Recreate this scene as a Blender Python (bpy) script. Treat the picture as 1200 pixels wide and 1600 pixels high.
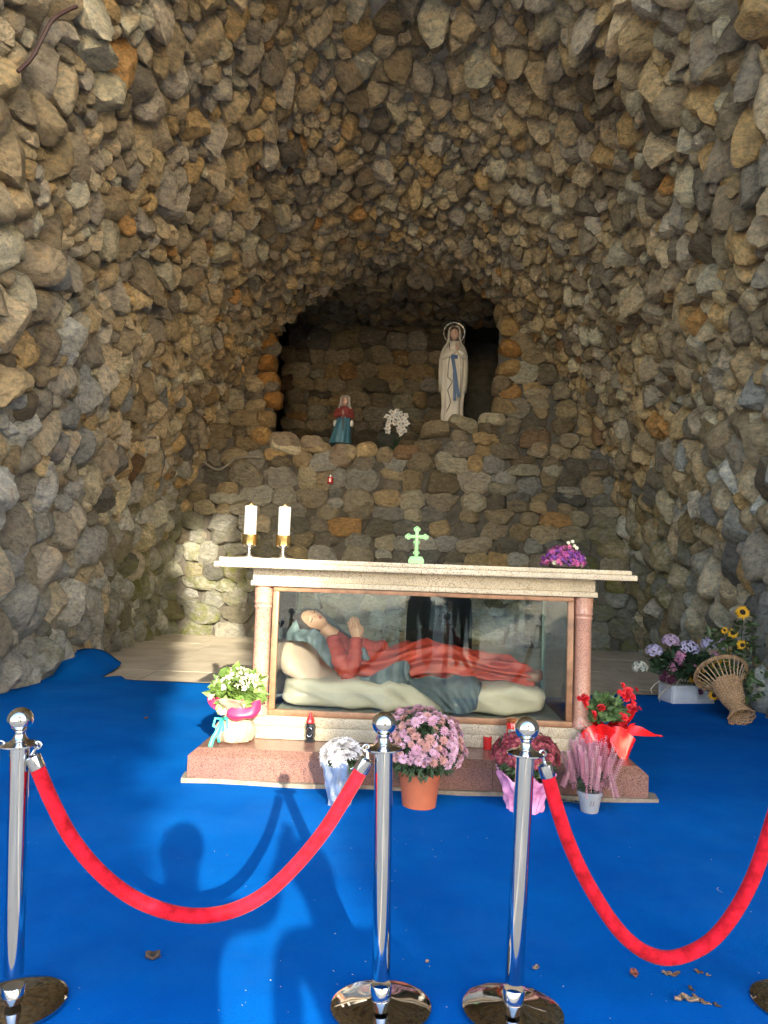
import bpy, bmesh, math, random
import numpy as np
from mathutils import Vector, Matrix, Quaternion
random.seed(7); rng = np.random.default_rng(11)
PI = math.pi
for o in list(bpy.data.objects): bpy.data.objects.remove(o)
S = bpy.context.scene; COL = S.collection

# ------------------------------------------------------------------ camera
EYE = 1.45; FPX = 1200.0                      # eye height, focal length in photo pixels (1200 x 1600)
_ps, _th, _ro = [math.radians(v) for v in (2.1, 3.8, 2.0)]
_f = np.array([-math.sin(_ps)*math.cos(_th), math.cos(_ps)*math.cos(_th), math.sin(_th)])
_r0 = np.array([math.cos(_ps), math.sin(_ps), 0.0]); _u0 = np.cross(_r0, _f)
_r = math.cos(_ro)*_r0 + math.sin(_ro)*_u0; _u = -math.sin(_ro)*_r0 + math.cos(_ro)*_u0
CAM = np.array([0, 0, EYE])
cd = bpy.data.cameras.new('camera'); cam = bpy.data.objects.new('camera', cd); COL.objects.link(cam)
m = Matrix.Identity(4)
for i in range(3):
    m[i][0] = _r[i]; m[i][1] = _u[i]; m[i][2] = -_f[i]; m[i][3] = CAM[i]
cam.matrix_world = m
cd.sensor_fit = 'VERTICAL'; cd.sensor_height = 24.0; cd.lens = 24.0*FPX/1600.0
cd.clip_start = 0.05; cd.clip_end = 800
S.camera = cam
def ray(x, y): return _f + (x-600)/FPX*_r + (800-y)/FPX*_u
def atz(x, y, z=0.0): d = ray(x, y); return CAM + d*((z-EYE)/d[2])
def aty(x, y, Y): d = ray(x, y); return CAM + d*(Y/d[1])
def proj(p):
    v = np.asarray(p, float)-CAM; k = v@_f
    return 600+FPX*(v@_r)/k, 800-FPX*(v@_u)/k, k

# ------------------------------------------------------------------ sky, sun, exposure
SUN = Vector((-0.29, 1.0, -0.365)).normalized()           # the way the light travels
w = bpy.data.worlds.new('World'); S.world = w; w.use_nodes = True
nt = w.node_tree; nt.nodes.clear()
sky = nt.nodes.new('ShaderNodeTexSky'); sky.sky_type = 'NISHITA'; sky.sun_disc = False
sky.sun_elevation = math.asin(-SUN.z); sky.sun_rotation = math.atan2(-SUN.x, -SUN.y)
bg = nt.nodes.new('ShaderNodeBackground'); bg.inputs[1].default_value = 0.15
out = nt.nodes.new('ShaderNodeOutputWorld')
nt.links.new(sky.outputs[0], bg.inputs[0]); nt.links.new(bg.outputs[0], out.inputs[0])
sl = bpy.data.lights.new('sun', 'SUN'); sl.energy = 2.2; sl.angle = math.radians(0.53); sl.color = (1.0, 0.90, 0.72)
so = bpy.data.objects.new('sun', sl); COL.objects.link(so); so.rotation_euler = SUN.to_track_quat('-Z', 'Y').to_euler()
so.location = (8, -20, 14)
S.view_settings.view_transform = 'Standard'; S.view_settings.look = 'None'; S.view_settings.gamma = 1
S.view_settings.exposure = 2.8
S.render.engine = 'CYCLES'
S.cycles.max_bounces = 6; S.cycles.diffuse_bounces = 3; S.cycles.glossy_bounces = 3; S.cycles.transparent_max_bounces = 24

# ------------------------------------------------------------------ materials
def lin(c):
    return tuple((v/255/12.92 if v/255 <= .04045 else ((v/255+.055)/1.055)**2.4) for v in c)
MATS = {}
def N(nt, t, **kw):
    n = nt.nodes.new(t)
    for k, v in kw.items():
        if k.startswith('i_'):
            n.inputs[k[2:].replace('_', ' ')].default_value = v
        else: setattr(n, k, v)
    return n
def mat(name, col, rough=.6, metal=0, var=.15, scale=12, bump=0, bscale=60, col2=None, sheen=0, spec=.5, coat=0, emit=None, trans=0, sss=0):
    """procedural material: a noise mottles the base colour, another gives fine relief"""
    if name in MATS: return MATS[name]
    mt = bpy.data.materials.new(name); mt.use_nodes = True; nt = mt.node_tree
    p = nt.nodes['Principled BSDF']; L = nt.links.new
    p.inputs['Roughness'].default_value = rough; p.inputs['Metallic'].default_value = metal
    p.inputs['Specular IOR Level'].default_value = spec
    if sheen: p.inputs['Sheen Weight'].default_value = sheen
    if coat: p.inputs['Coat Weight'].default_value = coat; p.inputs['Coat Roughness'].default_value = .08
    if trans: p.inputs['Transmission Weight'].default_value = trans
    if sss: p.inputs['Subsurface Weight'].default_value = sss; p.inputs['Subsurface Scale'].default_value = .02
    tc = N(nt, 'ShaderNodeTexCoord'); oi = N(nt, 'ShaderNodeObjectInfo')
    ad = N(nt, 'ShaderNodeVectorMath', operation='ADD'); mu = N(nt, 'ShaderNodeMath', operation='MULTIPLY'); mu.inputs[1].default_value = 37
    L(oi.outputs['Random'], mu.inputs[0]); L(tc.outputs['Object'], ad.inputs[0]); L(mu.outputs[0], ad.inputs[1])
    n1 = N(nt, 'ShaderNodeTexNoise', i_Scale=scale, i_Detail=5.0, i_Roughness=.6); L(ad.outputs[0], n1.inputs['Vector'])
    mx = N(nt, 'ShaderNodeMix', data_type='RGBA')
    a = tuple(max(0, c*(1-var)) for c in col); b = tuple(min(1, c*(1+var)) for c in (col2 or col))
    mx.inputs[6].default_value = (*a, 1); mx.inputs[7].default_value = (*b, 1)
    rp = N(nt, 'ShaderNodeMapRange'); rp.inputs[1].default_value = .3; rp.inputs[2].default_value = .7
    L(n1.outputs[0], rp.inputs[0]); L(rp.outputs[0], mx.inputs[0]); L(mx.outputs[2], p.inputs['Base Color'])
    if bump:
        n2 = N(nt, 'ShaderNodeTexNoise', i_Scale=bscale, i_Detail=6.0); L(ad.outputs[0], n2.inputs['Vector'])
        bp = N(nt, 'ShaderNodeBump', i_Strength=bump, i_Distance=.01); L(n2.outputs[0], bp.inputs['Height']); L(bp.outputs[0], p.inputs['Normal'])
    if emit: p.inputs['Emission Color'].default_value = (*emit[0], 1); p.inputs['Emission Strength'].default_value = emit[1]
    MATS[name] = mt; return mt

def granite(name, c1, c2, cdark, scale=160, rough=.45, stain=None):
    mt = bpy.data.materials.new(name); mt.use_nodes = True; nt = mt.node_tree; L = nt.links.new
    p = nt.nodes['Principled BSDF']; p.inputs['Roughness'].default_value = rough
    ge = N(nt, 'ShaderNodeNewGeometry')
    v = N(nt, 'ShaderNodeTexVoronoi', i_Scale=scale); L(ge.outputs['Position'], v.inputs['Vector'])
    r = N(nt, 'ShaderNodeValToRGB'); e = r.color_ramp
    e.elements[0].position = .0; e.elements[0].color = (*cdark, 1); e.elements[1].position = 1; e.elements[1].color = (*c2, 1)
    k = e.elements.new(.14); k.color = (*cdark, 1); k = e.elements.new(.2); k.color = (*c1, 1); k = e.elements.new(.7); k.color = (*c2, 1)
    sp = N(nt, 'ShaderNodeSeparateColor'); L(v.outputs['Color'], sp.inputs[0]); L(sp.outputs[0], r.inputs[0])
    n = N(nt, 'ShaderNodeTexNoise', i_Scale=2.3, i_Detail=7.0, i_Roughness=.65); L(ge.outputs['Position'], n.inputs['Vector'])
    mr = N(nt, 'ShaderNodeMapRange'); mr.inputs[1].default_value = .42; mr.inputs[2].default_value = .72; mr.inputs[4].default_value = .75; L(n.outputs[0], mr.inputs[0])
    mx = N(nt, 'ShaderNodeMix', data_type='RGBA'); L(mr.outputs[0], mx.inputs[0]); L(r.outputs[0], mx.inputs[6])
    st = stain or tuple(c*.55 for c in c1); mx.inputs[7].default_value = (*st, 1)
    L(mx.outputs[2], p.inputs['Base Color'])
    n2 = N(nt, 'ShaderNodeTexNoise', i_Scale=140.0, i_Detail=3.0); L(ge.outputs['Position'], n2.inputs['Vector'])
    bp = N(nt, 'ShaderNodeBump', i_Strength=.15, i_Distance=.004); L(n2.outputs[0], bp.inputs['Height']); L(bp.outputs[0], p.inputs['Normal'])
    MATS[name] = mt; return mt

def stone_mat():
    mt = bpy.data.materials.new('rubble_stone'); mt.use_nodes = True; nt = mt.node_tree; L = nt.links.new
    p = nt.nodes['Principled BSDF']; p.inputs['Roughness'].default_value = .82; p.inputs['Specular IOR Level'].default_value = .35
    at = N(nt, 'ShaderNodeAttribute', attribute_name='Col'); ms = N(nt, 'ShaderNodeAttribute', attribute_name='Moss')
    tc = N(nt, 'ShaderNodeTexCoord'); oi = N(nt, 'ShaderNodeObjectInfo')
    mu = N(nt, 'ShaderNodeMath', operation='MULTIPLY'); mu.inputs[1].default_value = 61; L(oi.outputs['Random'], mu.inputs[0])
    ad = N(nt, 'ShaderNodeVectorMath', operation='ADD'); L(tc.outputs['Object'], ad.inputs[0]); L(mu.outputs[0], ad.inputs[1])
    mp = N(nt, 'ShaderNodeMapping'); mp.inputs['Scale'].default_value = (2.6, 4.6, 4.0); mp.inputs['Rotation'].default_value = (0.2, .3, .4); L(ad.outputs[0], mp.inputs['Vector'])
    st = N(nt, 'ShaderNodeTexNoise', i_Scale=4.0, i_Detail=6.0, i_Roughness=.75, i_Distortion=.3); L(mp.outputs[0], st.inputs['Vector'])
    r1 = N(nt, 'ShaderNodeValToRGB'); e = r1.color_ramp
    e.elements[0].position = .25; e.elements[0].color = (.30, .27, .24, 1); e.elements[1].position = .75; e.elements[1].color = (1.65, 1.55, 1.35, 1)
    k = e.elements.new(.5); k.color = (1, 1, 1, 1)
    L(st.outputs[0], r1.inputs[0])
    m1 = N(nt, 'ShaderNodeMix', data_type='RGBA', blend_type='MULTIPLY'); m1.inputs[0].default_value = 1
    L(at.outputs['Color'], m1.inputs[6]); L(r1.outputs[0], m1.inputs[7])
    # rusty patches
    n2 = N(nt, 'ShaderNodeTexNoise', i_Scale=4.5, i_Detail=2.0, i_Roughness=.6); L(ad.outputs[0], n2.inputs['Vector'])
    q = N(nt, 'ShaderNodeMapRange'); q.inputs[1].default_value = .56; q.inputs[2].default_value = .75; q.inputs[4].default_value = .42; L(n2.outputs[0], q.inputs[0])
    m2 = N(nt, 'ShaderNodeMix', data_type='RGBA', blend_type='MULTIPLY'); L(q.outputs[0], m2.inputs[0]); L(m1.outputs[2], m2.inputs[6]); m2.inputs[7].default_value = (.95, .62, .32, 1)
    # pale crust of lime and lichen
    n3 = N(nt, 'ShaderNodeTexNoise', i_Scale=9.0, i_Detail=5.0, i_Roughness=.75); L(ad.outputs[0], n3.inputs['Vector'])
    q3 = N(nt, 'ShaderNodeMapRange'); q3.inputs[1].default_value = .58; q3.inputs[2].default_value = .72; q3.inputs[4].default_value = .5; L(n3.outputs[0], q3.inputs[0])
    m3 = N(nt, 'ShaderNodeMix', data_type='RGBA'); L(q3.outputs[0], m3.inputs[0]); L(m2.outputs[2], m3.inputs[6]); m3.inputs[7].default_value = (.58, .55, .48, 1)
    # moss
    n4 = N(nt, 'ShaderNodeTexNoise', i_Scale=6.0, i_Detail=3.0, i_Roughness=.7); L(ad.outputs[0], n4.inputs['Vector'])
    q4 = N(nt, 'ShaderNodeMapRange'); q4.inputs[1].default_value = .35; q4.inputs[2].default_value = .62; L(n4.outputs[0], q4.inputs[0])
    q5 = N(nt, 'ShaderNodeMath', operation='MULTIPLY'); L(q4.outputs[0], q5.inputs[0]); L(ms.outputs['Fac'], q5.inputs[1])
    m4 = N(nt, 'ShaderNodeMix', data_type='RGBA'); L(q5.outputs[0], m4.inputs[0]); L(m3.outputs[2], m4.inputs[6]); m4.inputs[7].default_value = (.16, .17, .035, 1)
    L(m4.outputs[2], p.inputs['Base Color'])
    b1 = N(nt, 'ShaderNodeTexNoise', i_Scale=6.0, i_Detail=6.0, i_Roughness=.75); L(mp.outputs[0], b1.inputs['Vector'])
    bp = N(nt, 'ShaderNodeBump', i_Strength=1.0, i_Distance=.085); L(b1.outputs[0], bp.inputs['Height'])
    L(bp.outputs[0], p.inputs['Normal'])
    return mt
M_STONE = stone_mat()

def carpet_mat():
    mt = bpy.data.materials.new('blue_carpet'); mt.use_nodes = True; nt = mt.node_tree; L = nt.links.new
    p = nt.nodes['Principled BSDF']; p.inputs['Roughness'].default_value = .95; p.inputs['Specular IOR Level'].default_value = .03
    
    ge = N(nt, 'ShaderNodeNewGeometry')
    a = N(nt, 'ShaderNodeTexNoise', i_Scale=1.6, i_Detail=6.0, i_Roughness=.6); L(ge.outputs['Position'], a.inputs['Vector'])
    b = N(nt, 'ShaderNodeTexNoise', i_Scale=260.0, i_Detail=3.0); L(ge.outputs['Position'], b.inputs['Vector'])
    ml = N(nt, 'ShaderNodeMath', operation='MULTIPLY_ADD'); ml.inputs[1].default_value = .55; L(b.outputs[0], ml.inputs[0]); L(a.outputs[0], ml.inputs[2])
    r = N(nt, 'ShaderNodeMapRange'); r.inputs[1].default_value = .5; r.inputs[2].default_value = 1.05; L(ml.outputs[0], r.inputs[0])
    mx = N(nt, 'ShaderNodeMix', data_type='RGBA'); L(r.outputs[0], mx.inputs[0])
    mx.inputs[6].default_value = (.0004, .074, .33, 1); mx.inputs[7].default_value = (.0008, .125, .46, 1)
    d1 = N(nt, 'ShaderNodeTexNoise', i_Scale=.9, i_Detail=9.0, i_Roughness=.72); L(ge.outputs['Position'], d1.inputs['Vector'])
    dr = N(nt, 'ShaderNodeMapRange'); dr.inputs[1].default_value = .48; dr.inputs[2].default_value = .75; dr.inputs[4].default_value = .28; L(d1.outputs[0], dr.inputs[0])
    dm = N(nt, 'ShaderNodeMix', data_type='RGBA'); L(dr.outputs[0], dm.inputs[0]); L(mx.outputs[2], dm.inputs[6]); dm.inputs[7].default_value = (.03, .15, .42, 1)
    L(dm.outputs[2], p.inputs['Base Color'])
    bp = N(nt, 'ShaderNodeBump', i_Strength=.6, i_Distance=.006); L(b.outputs[0], bp.inputs['Height']); L(bp.outputs[0], p.inputs['Normal'])
    return mt
M_CARPET = carpet_mat()

def glass_mat(name, tint=(.93, .97, .95), refl=1.0):
    """thin sheet glass: clear straight-through transmission with Fresnel reflection"""
    mt = bpy.data.materials.new(name); mt.use_nodes = True; nt = mt.node_tree; L = nt.links.new; nt.nodes.clear()
    o = N(nt, 'ShaderNodeOutputMaterial'); t = N(nt, 'ShaderNodeBsdfTransparent'); t.inputs[0].default_value = (*tint, 1)
    g = N(nt, 'ShaderNodeBsdfGlossy'); g.inputs['Roughness'].default_value = .015
    f = N(nt, 'ShaderNodeFresnel', i_IOR=1.5); k = N(nt, 'ShaderNodeMath', operation='MULTIPLY'); k.inputs[1].default_value = 0.95*refl; L(f.outputs[0], k.inputs[0])
    x = N(nt, 'ShaderNodeMixShader'); L(k.outputs[0], x.inputs[0]); L(t.outputs[0], x.inputs[1]); L(g.outputs[0], x.inputs[2]); L(x.outputs[0], o.inputs[0])
    MATS[name] = mt; return mt
M_GLASS = glass_mat('sheet_glass')
M_FILM = glass_mat('clear_film', (.96, .97, .98), 2.2)

# ------------------------------------------------------------------ mesh helpers
class MB:
    def __init__(s): s.v = []; s.f = []
    def add(s, vs, fs):
        n = len(s.v); s.v += [tuple(map(float, q)) for q in vs]; s.f += [tuple(i+n for i in q) for q in fs]; return s
    def box(s, a, b, bev=0):
        (x0, y0, z0), (x1, y1, z1) = a, b
        if bev <= 0:
            vs = [(x0,y0,z0),(x1,y0,z0),(x1,y1,z0),(x0,y1,z0),(x0,y0,z1),(x1,y0,z1),(x1,y1,z1),(x0,y1,z1)]
            return s.add(vs, [(0,3,2,1),(4,5,6,7),(0,1,5,4),(1,2,6,5),(2,3,7,6),(3,0,4,7)])
        bm = bmesh.new(); bmesh.ops.create_cube(bm, size=1)
        for v in bm.verts: v.co = Vector(((x0+x1)/2+v.co.x*(x1-x0), (y0+y1)/2+v.co.y*(y1-y0), (z0+z1)/2+v.co.z*(z1-z0)))
        bmesh.ops.bevel(bm, geom=bm.edges[:], offset=bev, segments=2, profile=.5, affect='EDGES')
        bm.verts.index_update(); s.add([v.co for v in bm.verts], [[v.index for v in f.verts] for f in bm.faces]); bm.free(); return s
    def rings(s, R, cap0=True, cap1=True):
        n = len(R[0]); vs = [q for r in R for q in r]; fs = []
        for i in range(len(R)-1):
            for j in range(n):
                k = (j+1) % n; fs.append((i*n+j, i*n+k, (i+1)*n+k, (i+1)*n+j))
        if cap0: fs.append(tuple(range(n-1, -1, -1)))
        if cap1: fs.append(tuple((len(R)-1)*n+j for j in range(n)))
        return s.add(vs, fs)
    def lathe(s, prof, n=24, c=(0,0,0), fn=None, cap0=True, cap1=True):
        R = []
        for i, (r, z) in enumerate(prof):
            ring = []
            for j in range(n):
                a = 2*PI*j/n; rr, zz = (r, z) if fn is None else fn(r, z, a, i)
                ring.append((c[0]+rr*math.cos(a), c[1]+rr*math.sin(a), c[2]+zz))
            R.append(ring)
        return s.rings(R, cap0, cap1)
    def tube(s, pts, rad, n=8, caps=True):
        P = [Vector(p) for p in pts]; R = []; up = None
        for i, p in enumerate(P):
            t = (P[min(i+1, len(P)-1)]-P[max(i-1, 0)]).normalized()
            if up is None: up = t.orthogonal().normalized()
            up = (up-t*up.dot(t)).normalized(); b = t.cross(up)
            r = rad[i] if hasattr(rad, '__len__') else rad
            R.append([p+(up*math.cos(2*PI*j/n)+b*math.sin(2*PI*j/n))*r for j in range(n)])
        return s.rings(R, caps, caps)
    def ball(s, c, r, n=16, m=10, sc=(1,1,1)):
        return s.rings([[(c[0]+sc[0]*r*math.sin(PI*i/m)*math.cos(2*PI*j/n), c[1]+sc[1]*r*math.sin(PI*i/m)*math.sin(2*PI*j/n), c[2]-sc[2]*r*math.cos(PI*i/m)) for j in range(n)] for i in [.02]+list(range(1, m))+[m-.02]])
    def mesh(s, name, mt=None, smooth=True, sharp=None):
        me = bpy.data.meshes.new(name); me.from_pydata(s.v, [], s.f); me.validate(); me.update()
        if mt: me.materials.append(mt)
        if smooth:
            me.polygons.foreach_set('use_smooth', [True]*len(me.polygons))
            if sharp: me.set_sharp_from_angle(angle=math.radians(sharp))
        return me
    def build(s, name, mt, parent=None, smooth=True, sharp=40, **kw):
        return obj(name, s.mesh(name, mt, smooth, sharp), parent, **kw)
def obj(name, me, parent=None, loc=None, rot=None, mw=None, scale=None):
    o = bpy.data.objects.new(name, me); COL.objects.link(o)
    if parent: o.parent = parent
    if mw is not None: o.matrix_basis = mw
    if loc is not None: o.location = loc
    if rot is not None: o.rotation_euler = rot
    if scale is not None: o.scale = scale if hasattr(scale, '__len__') else (scale,)*3
    return o
def tag(o, label=None, cat=None, group=None, kind=None):
    for k, v in (('label', label), ('category', cat), ('group', group), ('kind', kind)):
        if v: o[k] = v
    return o
def thing(name, label, cat, loc=(0,0,0), rz=0, group=None):
    o = bpy.data.objects.new(name, None); COL.objects.link(o); o.location = loc; o.rotation_euler = (0, 0, rz); o.empty_display_size = .1
    return tag(o, label, cat, group)
def sm(a, b, x):
    t = np.clip((np.asarray(x, float)-a)/(b-a), 0, 1); return t*t*(3-2*t)
def fnoise(p, seed=0, sc=1.0):
    """cheap smooth pseudo noise in -1..1 of points (n,3)"""
    p = np.asarray(p, float)*sc; r = np.random.default_rng(seed); o = 0
    for k in range(5):
        d = r.normal(size=3); d /= np.linalg.norm(d); o = o+np.sin(p@d*(1.1+.7*k)+r.uniform(0, 6.28))/(1+.5*k)
    return o/2.6

# ------------------------------------------------------------------ the grotto shell
XC = -.2; D0, D1 = 1.0, 14.5
def shell(d, t):
    """inner face of the cave: elliptical arch; d = depth, t = 0 (left foot) .. pi (right foot)"""
    d = np.asarray(d, float); t = np.asarray(t, float)
    a = 3.9+.55*sm(6.5, 14.5, d)+.9*sm(6.0, 1.0, d); c = 8.5-1.4*sm(7.5, 14.6, d)+2.2*sm(7.5, 1.0, d)
    x = XC-a*np.cos(t); z = c*np.sin(t)-.05
    p = np.stack([x, d, z], -1)
    q = fnoise(p, 3, .9)*.09
    nx = np.cos(t)/a; nz = -np.sin(t)/c; nn = np.hypot(nx, nz)
    p[..., 0] += nx/nn*q; p[..., 2] += nz/nn*q
    return p
def shell_frame(d, t):
    e = 1e-3; p = shell(d, t); pd = (shell(d+e, t)-p)/e; pt = (shell(d, t+e)-p)/e
    n = np.cross(pd, pt); n = n/np.linalg.norm(n)
    c = np.array([XC, d, 2.5])-p
    if n@c < 0: n = -n
    return p, n
mort = mat('mortar', (.21, .185, .145), .9, var=.35, scale=5, bump=1.0, bscale=18, col2=(.30, .27, .215))
SECT = {}    # structure name -> (d range, t range)
SECTS = [('wall_left', D0, D1, 0, .22*PI), ('vault_left', D0, 10.6, .22*PI, .5*PI), ('vault_right', D0, 10.6, .5*PI, .78*PI), ('wall_right', D0, D1, .78*PI, PI), ('apse_vault', 10.6, D1, .22*PI, .78*PI)]
for nm, a, b, t0, t1 in SECTS:
    nd = int((b-a)/.2)+2; nt_ = int((t1-t0)*6/.2)+2
    dd, tt = np.meshgrid(np.linspace(a, b, nd), np.linspace(t0, t1, nt_), indexing='ij')
    P = shell(dd.ravel(), tt.ravel()); ctr = np.stack([np.full(len(P), XC), P[:, 1], np.full(len(P), 2.5)], -1)
    dirv = P-ctr; dirv /= np.linalg.norm(dirv, axis=1)[:, None]
    P = P+dirv*(.04+.025*fnoise(P, 9, 7)[:, None])
    fs = [(i*nt_+j, i*nt_+j+1, (i+1)*nt_+j+1, (i+1)*nt_+j) for i in range(nd-1) for j in range(nt_-1)]
    SECT[nm] = MB().add(P, fs).build(nm, mort, None, True, None)
# outer shell added round the grotto to stop light leaking in
hv_, hf_ = [], []
for i, yy in enumerate((1.05, 5, 9, 14, 19.0)):
    for j in range(25):
        t = PI*j/24; hv_.append((XC-6.6*math.cos(t), yy, 12.4*math.sin(t)-.3))
for i in range(4):
    for j in range(24): hf_.append((i*25+j, i*25+j+1, (i+1)*25+j+1, (i+1)*25+j))
hf_.append(tuple(100+j for j in range(25)))
tag(MB().add(hv_, hf_).build('light_seal', mat('earth', (.09, .085, .045), .95, var=.4, scale=1.5, bump=.6, bscale=8), None, True, 60), kind='structure')
tag(SECT['wall_left'], 'rough rubble stone cave wall beside the carpet corner that curls up', 'wall', kind='structure')
tag(SECT['wall_right'], 'rough rubble stone cave wall behind the sunflowers and wicker basket', 'wall', kind='structure')
tag(SECT['vault_left'], 'rubble stone vault rising from the cave wall with the curled carpet corner', 'vault', kind='structure')
tag(SECT['vault_right'], 'rubble stone vault rising from the cave wall with the sunflowers', 'vault', kind='structure')
tag(SECT['apse_vault'], 'dark rear end of the rubble vault hanging over the statue niche', 'vault', kind='structure')

# --- stones
bm = bmesh.new(); ICO = {}
for lv in (1, 2, 3, 4):
    b_ = bmesh.new(); bmesh.ops.create_icosphere(b_, subdivisions=lv, radius=1); b_.verts.index_update()
    ICO[lv] = (np.array([v.co[:] for v in b_.verts]), [[v.index for v in f.verts] for f in b_.faces]); b_.free()
bm.free()
PAL = [lin(c) for c in ((176,150,108),(160,138,104),(196,160,104),(150,132,104),(188,176,150),(140,126,108),(128,112,90),(186,136,72),(120,88,56),(206,190,156),(166,146,116),(152,140,124))]
PALW = np.array([3.4,3.4,1.5,3,1.8,2.4,1.5,.28,.3,.8,3.4,2.4]); PALW = PALW/PALW.sum()
GREY = [lin(c) for c in ((154,152,148),(140,138,136),(170,166,158),(146,136,122),(128,124,120),(164,150,128))]
def stone_verts(mdirs, bs, h, lv, p, cuts, tilt=0, amp=.04, depth_in=.9):
    """rounded convex polyhedron: side planes mdirs/bs, face height h, bevel sharpness p, extra cut planes"""
    D = ICO[lv][0]; g = np.zeros(len(D))
    A = D[:, :2]@mdirs.T/bs[None]; g += (np.clip(A, 0, None)**p).sum(1)
    hz = np.where(D[:, 2] > 0, D[:, 2]/h, -D[:, 2]/(h*depth_in)); g += hz**p
    for n, b in cuts: g += np.clip(D@n/b, 0, None)**p
    V = D/(g**(1/p))[:, None]
    s = float(np.mean(bs)); k = rng.integers(1, 1 << 30)
    nrm = V/np.linalg.norm(V, axis=1)[:, None]
    q1 = fnoise(V/s, k, 2.4); q2 = 1-2*np.abs(fnoise(V/s, k+1, 4.0)); q3 = 1-2*np.abs(fnoise(V/s*np.array([.6, 1.6, 1.2]), k+2, 8.0))
    V = V+nrm*(q1*amp+q2*amp*.7+(q3*amp*.45 if lv > 2 else 0))[:, None]*s
    V[:, 2] += -tilt*V[:, 1]
    return V
STONES = {}        # parent name -> list of (screen size, matrix, verts, lv, colour, moss)
def put_stone(parent, M, V, lv, colr, moss):
    c = np.array(M.translation); x, y, k = proj(c)
    size = float(np.abs(V[:, :2]).max())/max(k, .5) if k > .3 else 0
    if k < .5 or x < -70 or x > 1270 or y < -70 or y > 1670: size *= .001
    STONES.setdefault(parent, []).append((size, M, V, lv, colr, moss))
def rand_cuts(b, h, n=4, lo=.72):
    cs = []
    for _ in range(n):
        a = rng.uniform(0, 2*PI); el = rng.uniform(.35, 1.25)
        nv = np.array([math.cos(a)*math.cos(el), math.sin(a)*math.cos(el), math.sin(el)])
        sup = math.hypot(math.cos(el)*b, math.sin(el)*h)
        cs.append((nv, sup*rng.uniform(lo, 1.0)))
    return cs
def moss_at(p):
    x, y, z = p
    m_ = sm(3.4, 1.2, z)*sm(9.5, 12.5, y)*(.25+.75*max(sm(-1.6, -3.6, x), sm(2.0, 3.4, x)))
    m_ = max(m_, .75*sm(1.4, .3, z)*sm(7, 9, y)*(x < 0))
    return float(m_*rng.uniform(.1, 1.0))
def colour_at(p):
    x, y, z = p
    base = np.array(PAL[rng.choice(len(PAL), p=PALW)])
    g = sm(4.6, 1.2, z)*(.95 if x < 0 else .55)
    if rng.random() < g: base = np.array(GREY[rng.integers(len(GREY))])*.95
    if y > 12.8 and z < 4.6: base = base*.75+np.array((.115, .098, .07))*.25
    base = base*.85+base.mean()*np.array((1.03, 1.0, .93))*.15
    base = base*np.array((.97, 1.0, .97))*rng.uniform(.5, 1.5)*1.8; mx_ = base.max()
    return base*(min(mx_, .70)/mx_)

def rad_at(p):
    x, y, z = p
    r = .110-.030*sm(8.5, 14, y)*sm(3.4, 5.5, z)
    r += .050*sm(4.2, .8, z)*(1-.5*sm(10, 14, y))
    return r
# dart throwing over the shell
def darts(da, db, n, k=1.0):
    pts = []; info = []
    d = rng.uniform(da, db, n); s = rng.uniform(0, 1, n)
    tg = np.linspace(0, PI, 400); pg = shell(np.full(400, 8.0), tg); al = np.r_[0, np.cumsum(np.linalg.norm(np.diff(pg, axis=0), axis=1))]
    t = np.interp(s*al[-1], al, tg); P = shell(d, t)
    big = rng.choice([.6, .8, 1.0, 1.25, 1.55], size=n, p=[.16, .26, .32, .18, .08])
    A = np.zeros((n, 3)); Rr = np.zeros(n); c = 0
    order = np.argsort(-big[:n//3]); order = np.r_[order[:n//40], np.arange(n//3, n)]
    for i in order:
        r = rad_at(P[i])*big[i]*k
        if c:
            dd = np.linalg.norm(A[:c]-P[i], axis=1)
            if np.any(dd < .86*(Rr[:c]+r)): continue
        A[c] = P[i]; Rr[c] = r; c += 1; info.append((d[i], t[i]))
    return A[:c], Rr[:c], info
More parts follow.
